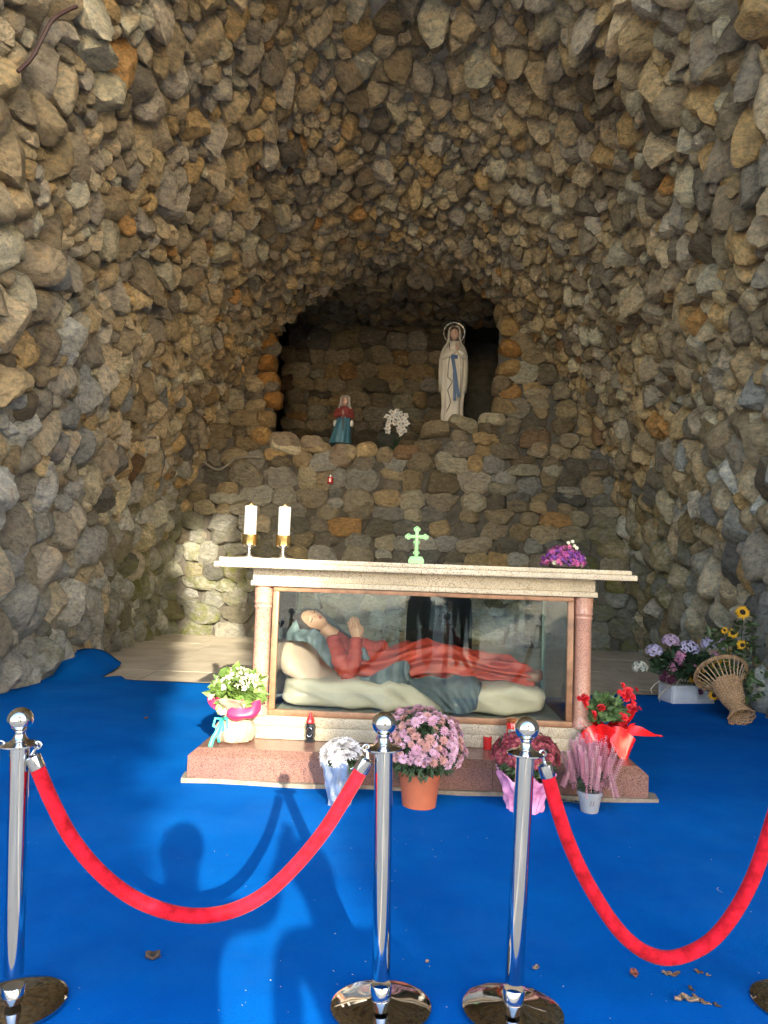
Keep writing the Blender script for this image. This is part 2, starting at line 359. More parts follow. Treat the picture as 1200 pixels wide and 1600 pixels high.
for da, db, n, k, lv0 in ((4.6, D1-.05, 90000, 1.0, 2), (D0, 4.3, 4000, 1.6, 1)):
    A, Rr, info = darts(da, db, n, k)
    for i in range(len(A)):
        d, t = info[i]; p, nrm = shell_frame(d, t); r = Rr[i]
        up = np.array([0, 0, 1.0])-nrm*nrm[2]
        if np.linalg.norm(up) < .25: up = np.array([0, -.6, .3])-nrm*(np.array([0, -.6, .3])@nrm)
        if p[2] > 4: up = up/np.linalg.norm(up)*.7+np.array([0, -.5, .35]); up = up-nrm*(up@nrm)
        up /= np.linalg.norm(up); e1 = np.cross(up, nrm)
        an = rng.normal(0, .3); up, e1 = up*math.cos(an)+e1*math.sin(an), e1*math.cos(an)-up*math.sin(an)
        dv = A-p; dist = np.linalg.norm(dv, axis=1); nb = np.where((dist < 2.6*r+.5) & (dist > 1e-6))[0]
        ms, bs = [], []
        for j in nb:
            q = np.array([dv[j]@e1, dv[j]@up]); L_ = np.linalg.norm(q)*(1+.34*abs(q[1])/np.linalg.norm(q)-.10)
            if L_ < 1e-3: continue
            ms.append(q/np.linalg.norm(q)); bs.append(max(.4*r, L_*r/(r+Rr[j])*1.16))
        for a in np.arange(8)*PI/4+rng.uniform(0, 1): ms.append(np.array([math.cos(a), math.sin(a)])); bs.append(1.45*r)
        ms = np.array(ms); bs = np.array(bs)
        vault = sm(2.5, 4.5, p[2])
        h = r*rng.uniform(.7, 1.3)*(1+.15*vault)
        V = None
        lv = lv0 if lv0 == 1 else (3 if d > 5.5 and r*1200/max(1, d) > 13 else 2)
        V = stone_verts(ms, bs, h, lv, rng.uniform(18, 55), rand_cuts(r*1.1, h, 6, .58), tilt=float(vault*rng.uniform(.1, .55)+rng.normal(0, .1)), amp=rng.uniform(.02, .055))
        M = Matrix(((e1[0], up[0], nrm[0], p[0]), (e1[1], up[1], nrm[1], p[1]), (e1[2], up[2], nrm[2], p[2]), (0, 0, 0, 1)))
        M.translation = Vector(p-nrm*(.1*h))
        nm = next(s[0] for s in SECTS if s[1] <= d <= s[2]+.001 and s[3] <= t <= s[4])
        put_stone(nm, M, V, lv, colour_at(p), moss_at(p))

# --- coursed masonry of the back wall and the niche
BY = 14.4
def ledge(x): return float(3.58+.06*math.sin(x*5)+.62*sm(-.15, .75, x))
def arch_ok(x, z, grow=0): return ((x-XC)/(4.5+grow))**2+(z/(7.2+grow))**2 < 1
def coursed(parent, x0, x1, z0, z1, Y, hmean, wmean, keep, ynorm=-1, dark=1.0, axis='x', xfix=0, dep=.10):
    z = z0
    while z < z1:
        h = hmean*rng.uniform(.7, 1.35); x = x0-rng.uniform(0, .3)
        while x < x1:
            wd = wmean*rng.uniform(.55, 1.55); cx, cz = x+wd/2, z+h/2
            n_sub = 2 if (rng.random() < .22 and h > hmean*.9) else 1
            for sub in range(n_sub):
                hh = h/n_sub; zz = z+hh*(sub+.5)+rng.normal(0, .015)
                if not keep(cx, zz): continue
                hw, hv = wd/2+.036, hh/2+.03
                ms = []; bs = []
                for k, (a, b) in enumerate(((0, hw), (PI/2, hv), (PI, hw), (-PI/2, hv))):
                    a += rng.normal(0, .13); ms.append((math.cos(a), math.sin(a))); bs.append(b*rng.uniform(.92, 1.06))
                for _ in range(3):
                    a = rng.uniform(0, 2*PI); ms.append((math.cos(a), math.sin(a))); bs.append(math.hypot(hw*math.cos(a), hv*math.sin(a))*rng.uniform(.93, 1.15))
                hd = dep*rng.uniform(.7, 1.6)
                V = stone_verts(np.array(ms), np.array(bs), hd, 2 if max(hw, hv) < .3 else 3, rng.uniform(18, 50), rand_cuts(min(hw, hv)*1.4, hd, 4, .68), tilt=rng.normal(0, .1), amp=.05)
                jy = rng.uniform(-.03, .05)
                if axis == 'x': M = Matrix(((1, 0, 0, cx), (0, 0, -1, Y+jy), (0, 1, 0, zz), (0, 0, 0, 1))); p = (cx, Y, zz)
                else:
                    s_ = xfix; M = Matrix(((0, 0, s_, Y), (-s_, 0, 0, cx), (0, 1, 0, zz), (0, 0, 0, 1))); p = (Y, cx, zz)
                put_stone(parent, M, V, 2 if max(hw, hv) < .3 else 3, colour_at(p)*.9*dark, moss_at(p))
            x += wd
        z += h
NX0, NX1, NY = -2.72, 1.55, 16.9
b = MB()
def bw_quad(x0, x1, z0, z1, Y): b.add([(x0, Y, z0), (x1, Y, z0), (x1, Y, z1), (x0, Y, z1)], [(0, 1, 2, 3)])
Yb = BY+.06
bw_quad(-6, NX0, -.2, 8.6, Yb); bw_quad(NX1, 6, -.2, 8.6, Yb); bw_quad(NX0, .3, -.2, 3.5, Yb); bw_quad(.3, NX1, -.2, 4.1, Yb); bw_quad(NX0, NX1, 7.0, 8.6, Yb)
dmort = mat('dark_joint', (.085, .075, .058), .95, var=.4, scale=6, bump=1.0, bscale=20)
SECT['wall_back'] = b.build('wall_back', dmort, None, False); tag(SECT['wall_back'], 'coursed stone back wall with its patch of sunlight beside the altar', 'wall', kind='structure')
b = MB()
b.box((NX0-.9, BY+.5, 3.1), (.3, NY+2.3, 3.46)); b.box((.3, BY+.5, 3.1), (NX1+.9, NY+2.3, 4.06))
b.box((NX0-.2, NY+.06, 3.0), (NX1-.5, NY+.3, 7.4)); b.box((NX1-.72, NY+.31, 3.0), (NX1-.5, NY+2.0, 7.4))
b.box((NX0-1.2, BY+.07, 3.0), (NX0-.6, NY+2.3, 7.4)); b.box((NX1+.6, BY+.07, 3.0), (NX1+1.2, NY+2.3, 7.4)); b.box((NX0-.6, NY+2.0, 3.0), (NX1+.6, NY+2.3, 7.4))
b.box((NX0-1.2, BY+.08, 7.0), (NX1+1.2, NY+2.4, 7.6)); b.box((NX0, BY+.07, 2.9), (.3, BY+.6, 3.44)); b.box((.3, BY+.07, 2.9), (NX1, BY+.6, 4.0))
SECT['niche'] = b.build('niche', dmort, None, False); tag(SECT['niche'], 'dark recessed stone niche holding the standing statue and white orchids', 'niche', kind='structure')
def keep_back(x, z):
    if not arch_ok(x, z, .15): return False
    inn = NX0 < x < NX1
    return not (inn and z > ledge(x)-.08)
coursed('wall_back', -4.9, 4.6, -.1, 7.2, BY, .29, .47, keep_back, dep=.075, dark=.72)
coursed('niche', NX0-.15, NX1-.75, 3.5, 7.2, NY, .31, .46, lambda x, z: True, dark=.36)  # niche stones coloured darker: shade of the deep recess put into their colour
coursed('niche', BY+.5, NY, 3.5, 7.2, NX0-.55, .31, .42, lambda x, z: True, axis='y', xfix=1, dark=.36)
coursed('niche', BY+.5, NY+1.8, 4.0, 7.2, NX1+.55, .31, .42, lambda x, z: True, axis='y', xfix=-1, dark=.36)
for yy in np.arange(BY+.15, NY, .24):
    for xx in np.arange(NX0-.1, NX1+.2, .27):
        r = rng.uniform(.13, .2); th_ = rng.uniform(0, 6, 7)
        V = stone_verts(np.stack([np.cos(th_), np.sin(th_)], -1), np.full(7, r)*rng.uniform(.8, 1.1, 7), .2, 2, 10, rand_cuts(r, .2, 4), tilt=.3, amp=.05)
        V = np.clip(V, -.24, .24)
        M = Matrix.Translation((xx+rng.normal(0, .04), yy, 6.98-.1*sm(14.4, 16.5, yy)))@Matrix.Rotation(PI+rng.normal(0, .15), 4, 'X')
        put_stone('niche', M, V, 2, colour_at((xx, yy, 6.9))*.5, 0)  # ceiling stones of the recess darkened in colour likewise
# jamb stones returning into the niche and flat cap stones along the ledge
for zc in np.arange(3.8, 6.9, .36):
    for xs, s_ in ((NX0, 1), (NX1, -1)):
        if s_ < 0 and zc < 4.4: continue
        hw, hv = rng.uniform(.16, .26), .175
        V = stone_verts(np.array([(1, 0), (0, 1), (-1, 0), (0, -1), (.7, .7), (-.7, .7)]), np.array([hw, hv, hw, hv, .24, .24]), .2, 2, 8, rand_cuts(.2, .2, 3), amp=.05)
        V[:, 2] *= 1.5
        M = Matrix.Translation((xs-s_*.14+rng.normal(0, .05), BY+.1, zc+rng.normal(0, .02)))@Matrix.Rotation(PI/2, 4, 'X')
        put_stone('wall_back', M, V, 2, np.array(PAL[rng.choice([0, 2, 7, 3])])*.9, 0)
x = NX0
while x < NX1:
    wd = rng.uniform(.28, .62); cx = x+wd/2; hv = rng.uniform(.09, .17)
    V = stone_verts(np.array([(1, 0), (0, 1), (-1, 0), (0, -1), (.7, .7), (-.7, .7)]), np.array([wd/2, hv, wd/2, hv, wd*.45, wd*.45]), .3, 3, 8, rand_cuts(.25, .3, 3), amp=.05)
    M = Matrix.Translation((cx, BY+.12, ledge(cx)-.02+rng.normal(0, .03)))@Matrix.Rotation(PI/2+rng.normal(0, .06), 4, 'X')@Matrix.Rotation(rng.normal(0, .1), 4, 'Z')
    put_stone('wall_back', M, V, 3, colour_at((cx, BY, 3.6)), .05); x += wd*.95

def emit_stones():
    for parent, L_ in STONES.items():
        L_.sort(key=lambda q: -q[0])
        par = SECT[parent]
        for k, (size, M, V, lv, c, ms) in enumerate(L_[:300]):
            if size < 1e-3*.03 and k > 200: pass
            me = bpy.data.meshes.new('stone'); me.from_pydata(V.tolist(), [], ICO[lv][1])
            finish_stone(me, [(len(V), c, ms)])
            obj('stone', me, par, mw=M)
        rest = L_[300:]
        if rest:
            vs = []; fs = []; n = 0; cols = []
            for size, M, V, lv, c, ms in rest:
                R = np.array(M)[:3, :3]; vs.append(V@R.T+np.array(M.translation)); fs += [[i+n for i in f] for f in ICO[lv][1]]; n += len(V); cols.append((len(V), c, ms))
            me = bpy.data.meshes.new('small_stones'); me.from_pydata(np.concatenate(vs).tolist(), [], fs); finish_stone(me, cols)
            o = obj('small_stones', me, par); o['kind'] = 'stuff'
def finish_stone(me, cols):
    me.materials.append(M_STONE)
    me.polygons.foreach_set('use_smooth', [True]*len(me.polygons)); me.set_sharp_from_angle(angle=math.radians(32))
    me.attributes.new('Col', 'FLOAT_COLOR', 'POINT'); me.attributes.new('Moss', 'FLOAT', 'POINT')
    a = me.attributes['Col']; b_ = me.attributes['Moss']
    C_ = np.concatenate([np.tile([*c, 1.0], (n, 1)) for n, c, _ in cols]); Mo = np.concatenate([np.full(n, ms) for n, _, ms in cols])
    a.data.foreach_set('color', C_.ravel().astype(np.float32)); b_.data.foreach_set('value', Mo.astype(np.float32))
emit_stones()

# ------------------------------------------------------------------ ground, floor slabs, carpet
g = MB().add([(-150, -300, -.04), (150, -300, -.04), (150, 60, -.04), (-150, 60, -.04)], [(0, 1, 2, 3)]).build('ground', mat('paving', (.58, .50, .40), .85, var=.2, scale=.8, bump=.3, bscale=30), None, False)
tag(g, kind='structure')
slabm = mat('floor_slab', (.42, .36, .26), .8, var=.14, scale=2.2, bump=.12, bscale=60, col2=(.47, .41, .31))
fl = MB().add([(-4.9, 6.5, -.03), (4.7, 6.5, -.03), (4.7, 14.7, -.03), (-4.9, 14.7, -.03)], [(0, 1, 2, 3)]).build('floor', mat('floor_joint', (.2, .17, .12), .9), None, False)
tag(fl, 'pale stone slab floor behind the altar where the carpet ends', 'floor', kind='structure')
slabs = {}
y = 6.6
while y < 14.5:
    dy = 1.6; x = -4.9-rng.uniform(0, .8)
    while x < 4.6:
        wv = rng.choice([1.6, 2.0, 2.4])
        if wv not in slabs: slabs[wv] = MB().box((0, 0, -.03), (wv-.014, dy-.014, 0), .004).mesh('slab', slabm, False)
        obj('slab', slabs[wv], fl, loc=(x, y, -.014+rng.uniform(-.002, .002))); x += wv
    y += dy
xs = np.unique(np.r_[np.linspace(-4.2, 4.0, 70), np.linspace(-3.95, -3.3, 24)]); ny = 90
vs, fs = [], []
for i, x in enumerate(xs):
    yb = 8.87+.5*sm(1.5, 2.8, x)+.03*math.sin(x*6)+1.1*sm(-3.52, -3.72, x)+.25*sm(-3.5, -3.3, -abs(x+3.4)-3.3)
    for j in range(ny):
        v = j/(ny-1); yy = 2.2+(yb-2.2)*v
        z = .003*math.sin(x*3.1+yy*1.7)+.003*math.sin(yy*4.3-x)+.002*math.sin(x*7-yy*2.2)+.004
        z += .16*sm(-3.62, -4.05, x)*sm(8.3, 9.6, yy)+.015*sm(8.5, 8.87, yy)*sm(-3.0, -3.6, x)
        z += .03*sm(-3.6, -4.1, x)
        vs.append((x, yy, z))
for i in range(len(xs)-1):
    for j in range(ny-1):
        fs.append((i*ny+j, (i+1)*ny+j, (i+1)*ny+j+1, i*ny+j+1))
cp = MB().add(vs, fs).build('carpet', M_CARPET, None, True, None)
so_ = cp.modifiers.new('thick', 'SOLIDIFY'); so_.thickness = .009; so_.offset = -1
tag(cp, 'bright blue felt carpet covering the cave floor under the rope barrier', 'carpet')

# ------------------------------------------------------------------ altar
cream = granite('cream_granite', (.46, .385, .27), (.53, .455, .335), (.17, .12, .07), 210, .5, stain=(.33, .28, .19))
pinkg = granite('pink_granite', (.42, .20, .13), (.52, .29, .21), (.16, .08, .06), 190, .28, stain=(.36, .19, .14))
redg = granite('red_granite', (.20, .10, .075), (.26, .14, .105), (.07, .04, .035), 240, .22, stain=(.11, .06, .055))
wood = mat('case_wood', (.20, .09, .045), .45, var=.3, scale=9, bump=.3, bscale=40, col2=(.28, .14, .07))
AX = .06
altar = thing('altar', 'cream and red granite altar on a stepped base with a cross and candles on top', 'altar', (AX, 5.0, 0))
def A(): return MB()
# rough mortar bed, chamfered red granite step
q = A(); pr = []
for k, z in ((1.0, .0), (1.0, .03)):
    pts = []
    for i in range(60):
        t = i/60*4; e = int(t); u = t-e; hx, y0, y1 = 1.485, -.02, 1.75
        c_ = [(-hx, y0), (hx, y0), (hx, y1), (-hx, y1)]; a_, b_ = c_[e], c_[(e+1) % 4]
        x_, y_ = a_[0]+(b_[0]-a_[0])*u, a_[1]+(b_[1]-a_[1])*u
        pts.append((x_+.02*math.sin(i*2.1)+(.06 if (e == 1 and u < .1) else 0), y_+.02*math.sin(i*1.3), z))
    pr.append(pts)
q.rings(pr).build('mortar_bed', mat('bed_mortar', (.25, .21, .16), .9, var=.3, scale=14, bump=.8, bscale=40), altar, False)
def frustum(hx, y0, y1, z0, z1, ins): return [[(-hx, y0, z0), (hx, y0, z0), (hx, y1, z0), (-hx, y1, z0)], [(-hx+ins, y0+ins, z1), (hx-ins, y0+ins, z1), (hx-ins, y1-ins, z1), (-hx+ins, y1-ins, z1)]]
for k in range(3):      # the step is faced with three slabs
    x0, x1 = -1.455+k*.98+.001, -.475+k*.98-.001
    pr = [[(x0, 0, .031), (x1, 0, .031), (x1, 1.7, .031), (x0, 1.7, .031)], [(x0, 0, .17), (x1, 0, .17), (x1, 1.7, .17), (x0, 1.7, .17)]]
    l0 = .05 if k == 0 else 0; l1 = .05 if k == 2 else 0
    pr.append([(x0+l0, .055, .212), (x1-l1, .055, .212), (x1-l1, 1.65, .212), (x0+l0, 1.65, .212)])
    A().rings(pr).build('step_slab', redg, altar, False)
A().box((-1.14, .36, .213), (1.16, 1.5, .30), .006).box((-1.12, .37, .3), (1.14, 1.49, .372), .006).build('plinth', cream, altar, True, 30)
def column(x, y):
    prof = [(.078, .30), (.078, .33), (.068, .345), (.06, .40), (.066, .425), (.058, .45), (.058, 1.10), (.066, 1.115), (.06, 1.13), (.068, 1.15), (.062, 1.165), (.066, 1.2), (.066, 1.262)]
    prof = [(r, z+.07 if z < .46 else z) for r, z in prof]
    A().lathe(prof, 28, (x, y, 0)).build('column', pinkg, altar, True, 35)
for x in (-1.085, 1.15):
    for y in (.42, 1.42): column(x, y)
A().box((-1.165, .33, 1.263), (1.23, 1.5, 1.30), .005).box((-1.155, .345, 1.3), (1.215, 1.49, 1.385), .004).build('entablature', cream, altar, True, 30)
A().box((-1.40, .20, 1.386), (1.46, 1.6, 1.425), .008).box((-1.37, .23, 1.425), (1.43, 1.57, 1.455), .006).build('table_top', cream, altar, True, 30)
TT = 1.456
# glass case
case = thing('glass_case', 'wood framed glass case under the altar table sheltering the reclining figure', 'display case', (AX, 5.36, .373))
fw = .04; X0, X1, Z1 = -1.01, 1.075, .886; DP = 1.0
for x0, x1, z0, z1 in ((X0, X1, 0, fw), (X0, X1, Z1-fw*.75, Z1), (X0, X0+fw, fw+.0015, Z1-fw*.75-.0015), (X1-fw, X1, fw+.0015, Z1-fw*.75-.0015)):
    MB().box((x0, 0, z0), (x1, .045, z1), .003).build('frame_rail', wood, case, True, 30)
gp = mat('case_floor', (.30, .30, .25), .6, var=.15, scale=8)
MB().box((X0+.01, .05, .002), (X1-.01, DP-.01, .02)).build('case_floor', gp, case, False)
MB().box((X0+fw-.005, .018, fw-.005), (X1-fw+.005, .024, Z1-fw*.75+.004)).build('front_pane', M_GLASS, case, False)
MB().box((X0+.03, DP-.012, .021), (X1-.03, DP-.006, Z1)).build('rear_pane', M_GLASS, case, False)
for x in (X0+.03, X1-.036): MB().box((x, .05, .021), (x+.006, DP-.02, Z1)).build('side_pane', M_GLASS, case, False)
edge = mat('glass_edge', (.30, .42, .38), .2, var=.1, spec=.8)
for x in (X0+.04, X1-.05): MB().box((x, DP-.035, .021), (x+.014, DP-.021, Z1)).build('glass_edge', edge, case, False)

# black panel standing behind the case
bk = MB(); prof = [(-.30, 0), (.30, 0), (.30, .62), (.285, .80), (.22, .93), (.10, .97), (-.10, .97), (-.22, .93), (-.285, .80), (-.30, .62)]
bk.rings([[(x, 0, z) for x, z in prof], [(x, .06, z) for x, z in prof]]).build('seat_back', mat('black_cloth', (.012, .012, .016), .8, var=.3, scale=9, bump=.3), None, True, 40)
ob = bpy.data.objects['seat_back']
ch = thing('black_chair', 'black round shouldered chair back showing behind the glass case', 'chair', (.28, 7.05, 0))
ob.parent = ch; ob.location = (0, 0, .33)
MB().box((-.30, .061, .42), (.30, .5, .50), .02).build('seat', MATS['black_cloth'], ch)
for x in (-.27, .23):
    for y in (.08, .44): MB().box((x, y, .0), (x+.04, y+.04, .419)).build('leg', mat('black_wood', (.02, .018, .016), .5), ch, False)

# ------------------------------------------------------------------ reclining figure
RED = mat('figure_red', (.33, .028, .016), .55, var=.3, scale=7, col2=(.38, .045, .026))
BLUE = mat('figure_blue', (.055, .075, .088), .55, var=.45, scale=6, col2=(.09, .115, .125))
SKIN = mat('figure_skin', (.46, .24, .14), .5, var=.12, scale=10)
HAIR = mat('figure_hair', (.022, .012, .009), .6, var=.3, scale=20)
CREAM = mat('figure_cream', (.50, .43, .34), .6, var=.1, scale=5)
PILL = mat('pillow_cream', (.48, .34, .27), .6, var=.1, scale=5)
FY = 5.84
def PX(px, py, Y=FY): return aty(px, py, Y)
def softbox(name, mt, x0, x1, y0, y1, z0, z1, parent=None, folds=None, p=4, n=64, m=40):
    """cushion: superellipsoid with sculpted folds"""
    R = []; c = np.array([(x0+x1)/2, (y0+y1)/2, (z0+z1)/2]); h = np.array([(x1-x0)/2, (y1-y0)/2, (z1-z0)/2])
    for i in [.05]+list(range(1, m))+[m-.05]:
        ph = PI*i/m; ring = []
        for j in range(n):
            a = 2*PI*j/n; d = np.array([-math.cos(ph), math.sin(ph)*math.cos(a), math.sin(ph)*math.sin(a)])
            g_ = (np.abs(d)**p).sum()**(1/p); v = d/g_
            w_ = c+v*h
            if folds: w_ = w_+d*folds(v, w_)
            ring.append(w_)
        R.append(ring)
    return MB().rings(R).build(name, mt, parent, True, None)
def mfold(v, w_):
    k = .012*(1-2*abs(math.sin(w_[0]*8+1.2*math.sin(v[2]*2.3)+v[1])))*(.4*(1-abs(v[0])**8)+.8*abs(v[0])**3*(1-abs(v[0])**10))+.014*(1-2*abs(math.sin(w_[0]*9+v[2]*1.6+1.5*math.sin(w_[0]*3))))*sm(-.1, -.9, v[1])
    return k
mattress = softbox('mattress', CREAM, *(PX(437, 1100, 5.55)[0], PX(856, 1100, 5.55)[0]), 5.5, 6.22, .395, .615, folds=mfold, p=6, n=96, m=110)
tag(mattress, 'cream draped mattress under the reclining red robed figure', 'mattress')
pl = softbox('pillow', PILL, -.25, .22, -.28, .28, -.085, .085, p=2.5, folds=lambda v, w_: .05*(abs(v[0])*abs(v[1]))**2+.016*(1-2*abs(math.sin(v[0]*3+v[1]*2.5))))
pl.location = PX(488, 1036, 5.82); pl.rotation_euler = (math.radians(18), math.radians(38), math.radians(-8))
tag(pl, 'puffy pinkish cream pillow beneath the reclining figure\'s head', 'pillow')

fig = thing('reclining_statue', 'painted reclining female figure in red robe and blue mantle with praying hands', 'statue', (0, FY, .59))
inv = Vector((0, -FY, -.59))
def fb(mb, name, mt, sharp=None):
    mb.v = [tuple(Vector(v)+inv) for v in mb.v]
    return mb.build(name, mt, fig, True, sharp)
# robe: lofted along the body, sections read from the outline (px, top, bottom), half depth
sec = [(512, 986, 1012, .10), (524, 988, 1040, .17), (540, 998, 1060, .21), (560, 1006, 1066, .215), (585, 1014, 1066, .21), (610, 1012, 1064, .215), (640, 1005, 1063, .225), (670, 1004, 1063, .22), (700, 1007, 1063, .21), (730, 1014, 1064, .195), (755, 1022, 1065, .18), (780, 1026, 1068, .175), (800, 1029, 1074, .18), (816, 1036, 1076, .18), (826, 1044, 1074, .165), (829, 1050, 1070, .14)]
R = []; sx = np.array([q[0] for q in sec], float); xs_ = np.linspace(512, 829, 130)
tp = np.interp(xs_, sx, [q[1] for q in sec]); bt = np.interp(xs_, sx, [q[2] for q in sec]); hd = np.interp(xs_, sx, [q[3] for q in sec])
for k in range(2):
    for arr in (tp, bt, hd): arr[1:-1] = (arr[:-2]+2*arr[1:-1]+arr[2:])/4
for i, x in enumerate(xs_):
    a_, b_ = PX(x, tp[i]), PX(x, bt[i]); cx = (a_[0]+b_[0])/2; cz = (a_[2]+b_[2])/2; rz = (a_[2]-b_[2])/2; ring = []
    for j in range(72):
        t = 2*PI*j/72; f1 = (1-2*abs(math.sin(t*4.5+x*.012+1.1*math.sin(x*.03))))*.022; f2 = math.sin(t*3-x*.055+2*math.sin(t))*.016+(1-2*abs(math.sin(x*.07+t*2.5)))*.010
        amp = (.55+.45*sm(575, 640, x)); kk = 1+(f1+f2)*amp/max(rz, .06)*.8
        ring.append((cx+.012*math.sin(t*5+x*.05), FY+.02+hd[i]*math.cos(t)*kk, cz+rz*math.sin(t)*kk))
    R.append(ring)
fb(MB().rings(R), 'robe', RED)
# arms: upper arm down to the elbow, forearm up to the praying hands
def limb(pts, rad, nf=18, amp=.08, n=22):
    P = np.array(pts, float); t = np.linspace(0, len(P)-1, n); P2 = np.stack([np.interp(t, np.arange(len(P)), P[:, k]) for k in range(3)], -1); r2 = np.interp(t, np.arange(len(P)), rad)
    for _ in range(2): P2[1:-1] = (P2[:-2]+2*P2[1:-1]+P2[2:])/4
    r2 = [r*(1+amp*math.sin(i*1.9)) for i, r in enumerate(r2)]
    return MB().tube(P2, r2, nf)
yF = FY-.20
fb(limb([PX(520, 998, FY-.1), PX(530, 1030, yF), PX(546, 1056, yF-.02)], [.055, .068, .060]), 'sleeve', RED)
fb(limb([PX(544, 1060, yF-.02), PX(551, 1040, yF-.03), PX(555, 1020, yF+.02), PX(557, 1000, FY-.12)], [.052, .058, .05, .045]), 'sleeve', RED)
fb(limb([PX(600, 1012, FY+.08), PX(588, 1014, FY+.03), PX(575, 1010, FY-.03), PX(562, 1003, FY-.08)], [.06, .055, .05, .042]), 'sleeve', RED)
fb(limb([PX(566, 1012, FY-.15), PX(571, 1028, FY-.16), PX(574, 1036, FY-.15)], [.02, .03, .025], 12), 'cuff', BLUE)
# praying hands: two palms pressed together, five fingers each
def praying(wrist, tip, side, sc=1.0):
    """mesh of two hands; wrist -> tip is the long axis, side the direction across the palms' joint"""
    w_, t_ = Vector(wrist), Vector(tip); ax = (t_-w_); L_ = ax.length; ax.normalize(); s_ = (Vector(side)-ax*Vector(side).dot(ax)).normalized(); b_ = ax.cross(s_)
    mbs = MB()
    for sg in (-1, 1):
        o_ = s_*(sg*.013*sc)
        pr = []
        for u, wd, th in ((-.05, .024, .018), (.12, .030, .018), (.30, .038, .017), (.46, .04, .015), (.55, .038, .011)):
            c_ = w_+ax*(u*L_)+o_; pr.append([c_+b_*(wd*sc*math.cos(a))+s_*(th*sc*math.sin(a)) for a in np.linspace(0, 2*PI, 14, endpoint=False)])
        mbs.rings(pr)
        for k, (off, ln) in enumerate(((-.029, .40), (-.0105, .47), (.009, .45), (.028, .36))):
            b0 = w_+ax*(.48*L_)+b_*(off*sc)+o_; pts = [b0, b0+ax*(ln*L_*.4)+s_*(sg*.004*sc), b0+ax*(ln*L_*.75)+s_*(sg*.003*sc), b0+ax*(ln*L_)-s_*(sg*.004*sc)]
            mbs.tube(pts, [.0105*sc, .0098*sc, .0088*sc, .005*sc], 9)
        b0 = w_+ax*(.18*L_)-b_*(.028*sc)+o_; mbs.tube([b0, b0+ax*(.14*L_)-b_*(.016*sc), b0+ax*(.3*L_)-b_*(.014*sc), b0+ax*(.38*L_)-b_*(.008*sc)], [.014*sc, .012*sc, .0105*sc, .006*sc], 9)
    return mbs
fb(praying(PX(560, 1001, FY-.1), PX(549, 962, FY-.1), (.25, .9, .1), 1.1), 'praying_hands', SKIN)
# head
def head_mesh(n=48, m=36):
    """face looks along -y, crown up, unit half height; brow, closed eyes, nose, lips, chin shaped in"""
    R = []
    for i in [.02]+list(np.arange(1, m))+[m-.02]:
        ph = PI*i/m; ring = []
        for j in range(n):
            a = 2*PI*j/n; x, y, z = math.sin(ph)*math.sin(a), -math.sin(ph)*math.cos(a), -math.cos(ph)
            fr = max(0, -y)
            X = x*.70*(1-.20*sm(.1, -1, z)*(y < .4)); Y = y*(.86 if y < 0 else .92); Z = z
            if y < .1:
                G = lambda cx, cz, sx_, sz_: math.exp(-((X-cx)/sx_)**2-((z-cz)/sz_)**2)
                d = .27*G(0, -.17, .085, .11)+.15*G(0, .02, .06, .17)+.05*(G(-.27, .16, .2, .06)+G(.27, .16, .2, .06))-.13*(G(-.27, .04, .15, .08)+G(.27, .04, .15, .08))+.06*(G(-.27, .01, .11, .05)+G(.27, .01, .11, .05))
                d += .06*G(0, -.43, .15, .035)+.06*G(0, -.52, .13, .04)-.04*G(0, -.475, .16, .018)+.09*G(0, -.8, .2, .14)-.03*G(0, -.62, .2, .05)
                Y -= d*fr**.5
            ring.append((X, Y, Z))
        R.append(ring)
    return MB().rings(R)
def place(mb, loc, fwd, up, s):
    f_ = Vector(fwd).normalized(); u_ = Vector(up); u_ = (u_-f_*u_.dot(f_)).normalized(); r_ = f_.cross(u_)
    mb.v = [tuple(Vector(loc)+(r_*v[0]-f_*v[1]+u_*v[2])*s) for v in mb.v]; return mb
hc = PX(488, 972, FY-.02); hf = (.12, -.80, .55); hu = (-.95, -.05, .22)
fb(place(head_mesh(), hc, hf, hu, .118), 'head', SKIN)
lip = mat('figure_lip', (.30, .035, .035), .5)
lm = MB(); 
for s_ in (-.43, -.52): lm.ball((0, -.85, s_), .055, 10, 6, (2.6, 1.0, .75))
fb(place(lm, hc, hf, hu, .118), 'lips', lip)
em = MB()
for s_ in (-1, 1):
    em.tube([(s_*.14, -.765, .02), (s_*.2, -.785, -.015), (s_*.28, -.77, -.03), (s_*.36, -.72, -.015), (s_*.42, -.66, .02)], .030, 6)
    em.tube([(s_*.10, -.80, .17), (s_*.22, -.79, .22), (s_*.34, -.73, .22), (s_*.43, -.65, .17)], [.018, .03, .03, .014], 6)
fb(place(em, hc, hf, hu, .118), 'eyelids', HAIR)
hm = MB(); 
R = []
for i in range(20):
    ph = PI*i/19*.98+.02; R.append([(math.sin(ph)*math.sin(a)*.84*(1+.03*math.sin(a*14)), -math.sin(ph)*math.cos(a)*.80+.16, -math.cos(ph)*1.0+.22) for a in np.linspace(0, 2*PI, 40, endpoint=False)])
fb(place(MB().rings(R), hc, hf, hu, .126), 'hair', HAIR)
fb(limb([PX(503, 978, FY), PX(512, 986, FY-.01), PX(522, 994, FY)], [.05, .052, .06], 16, 0), 'neck', SKIN)
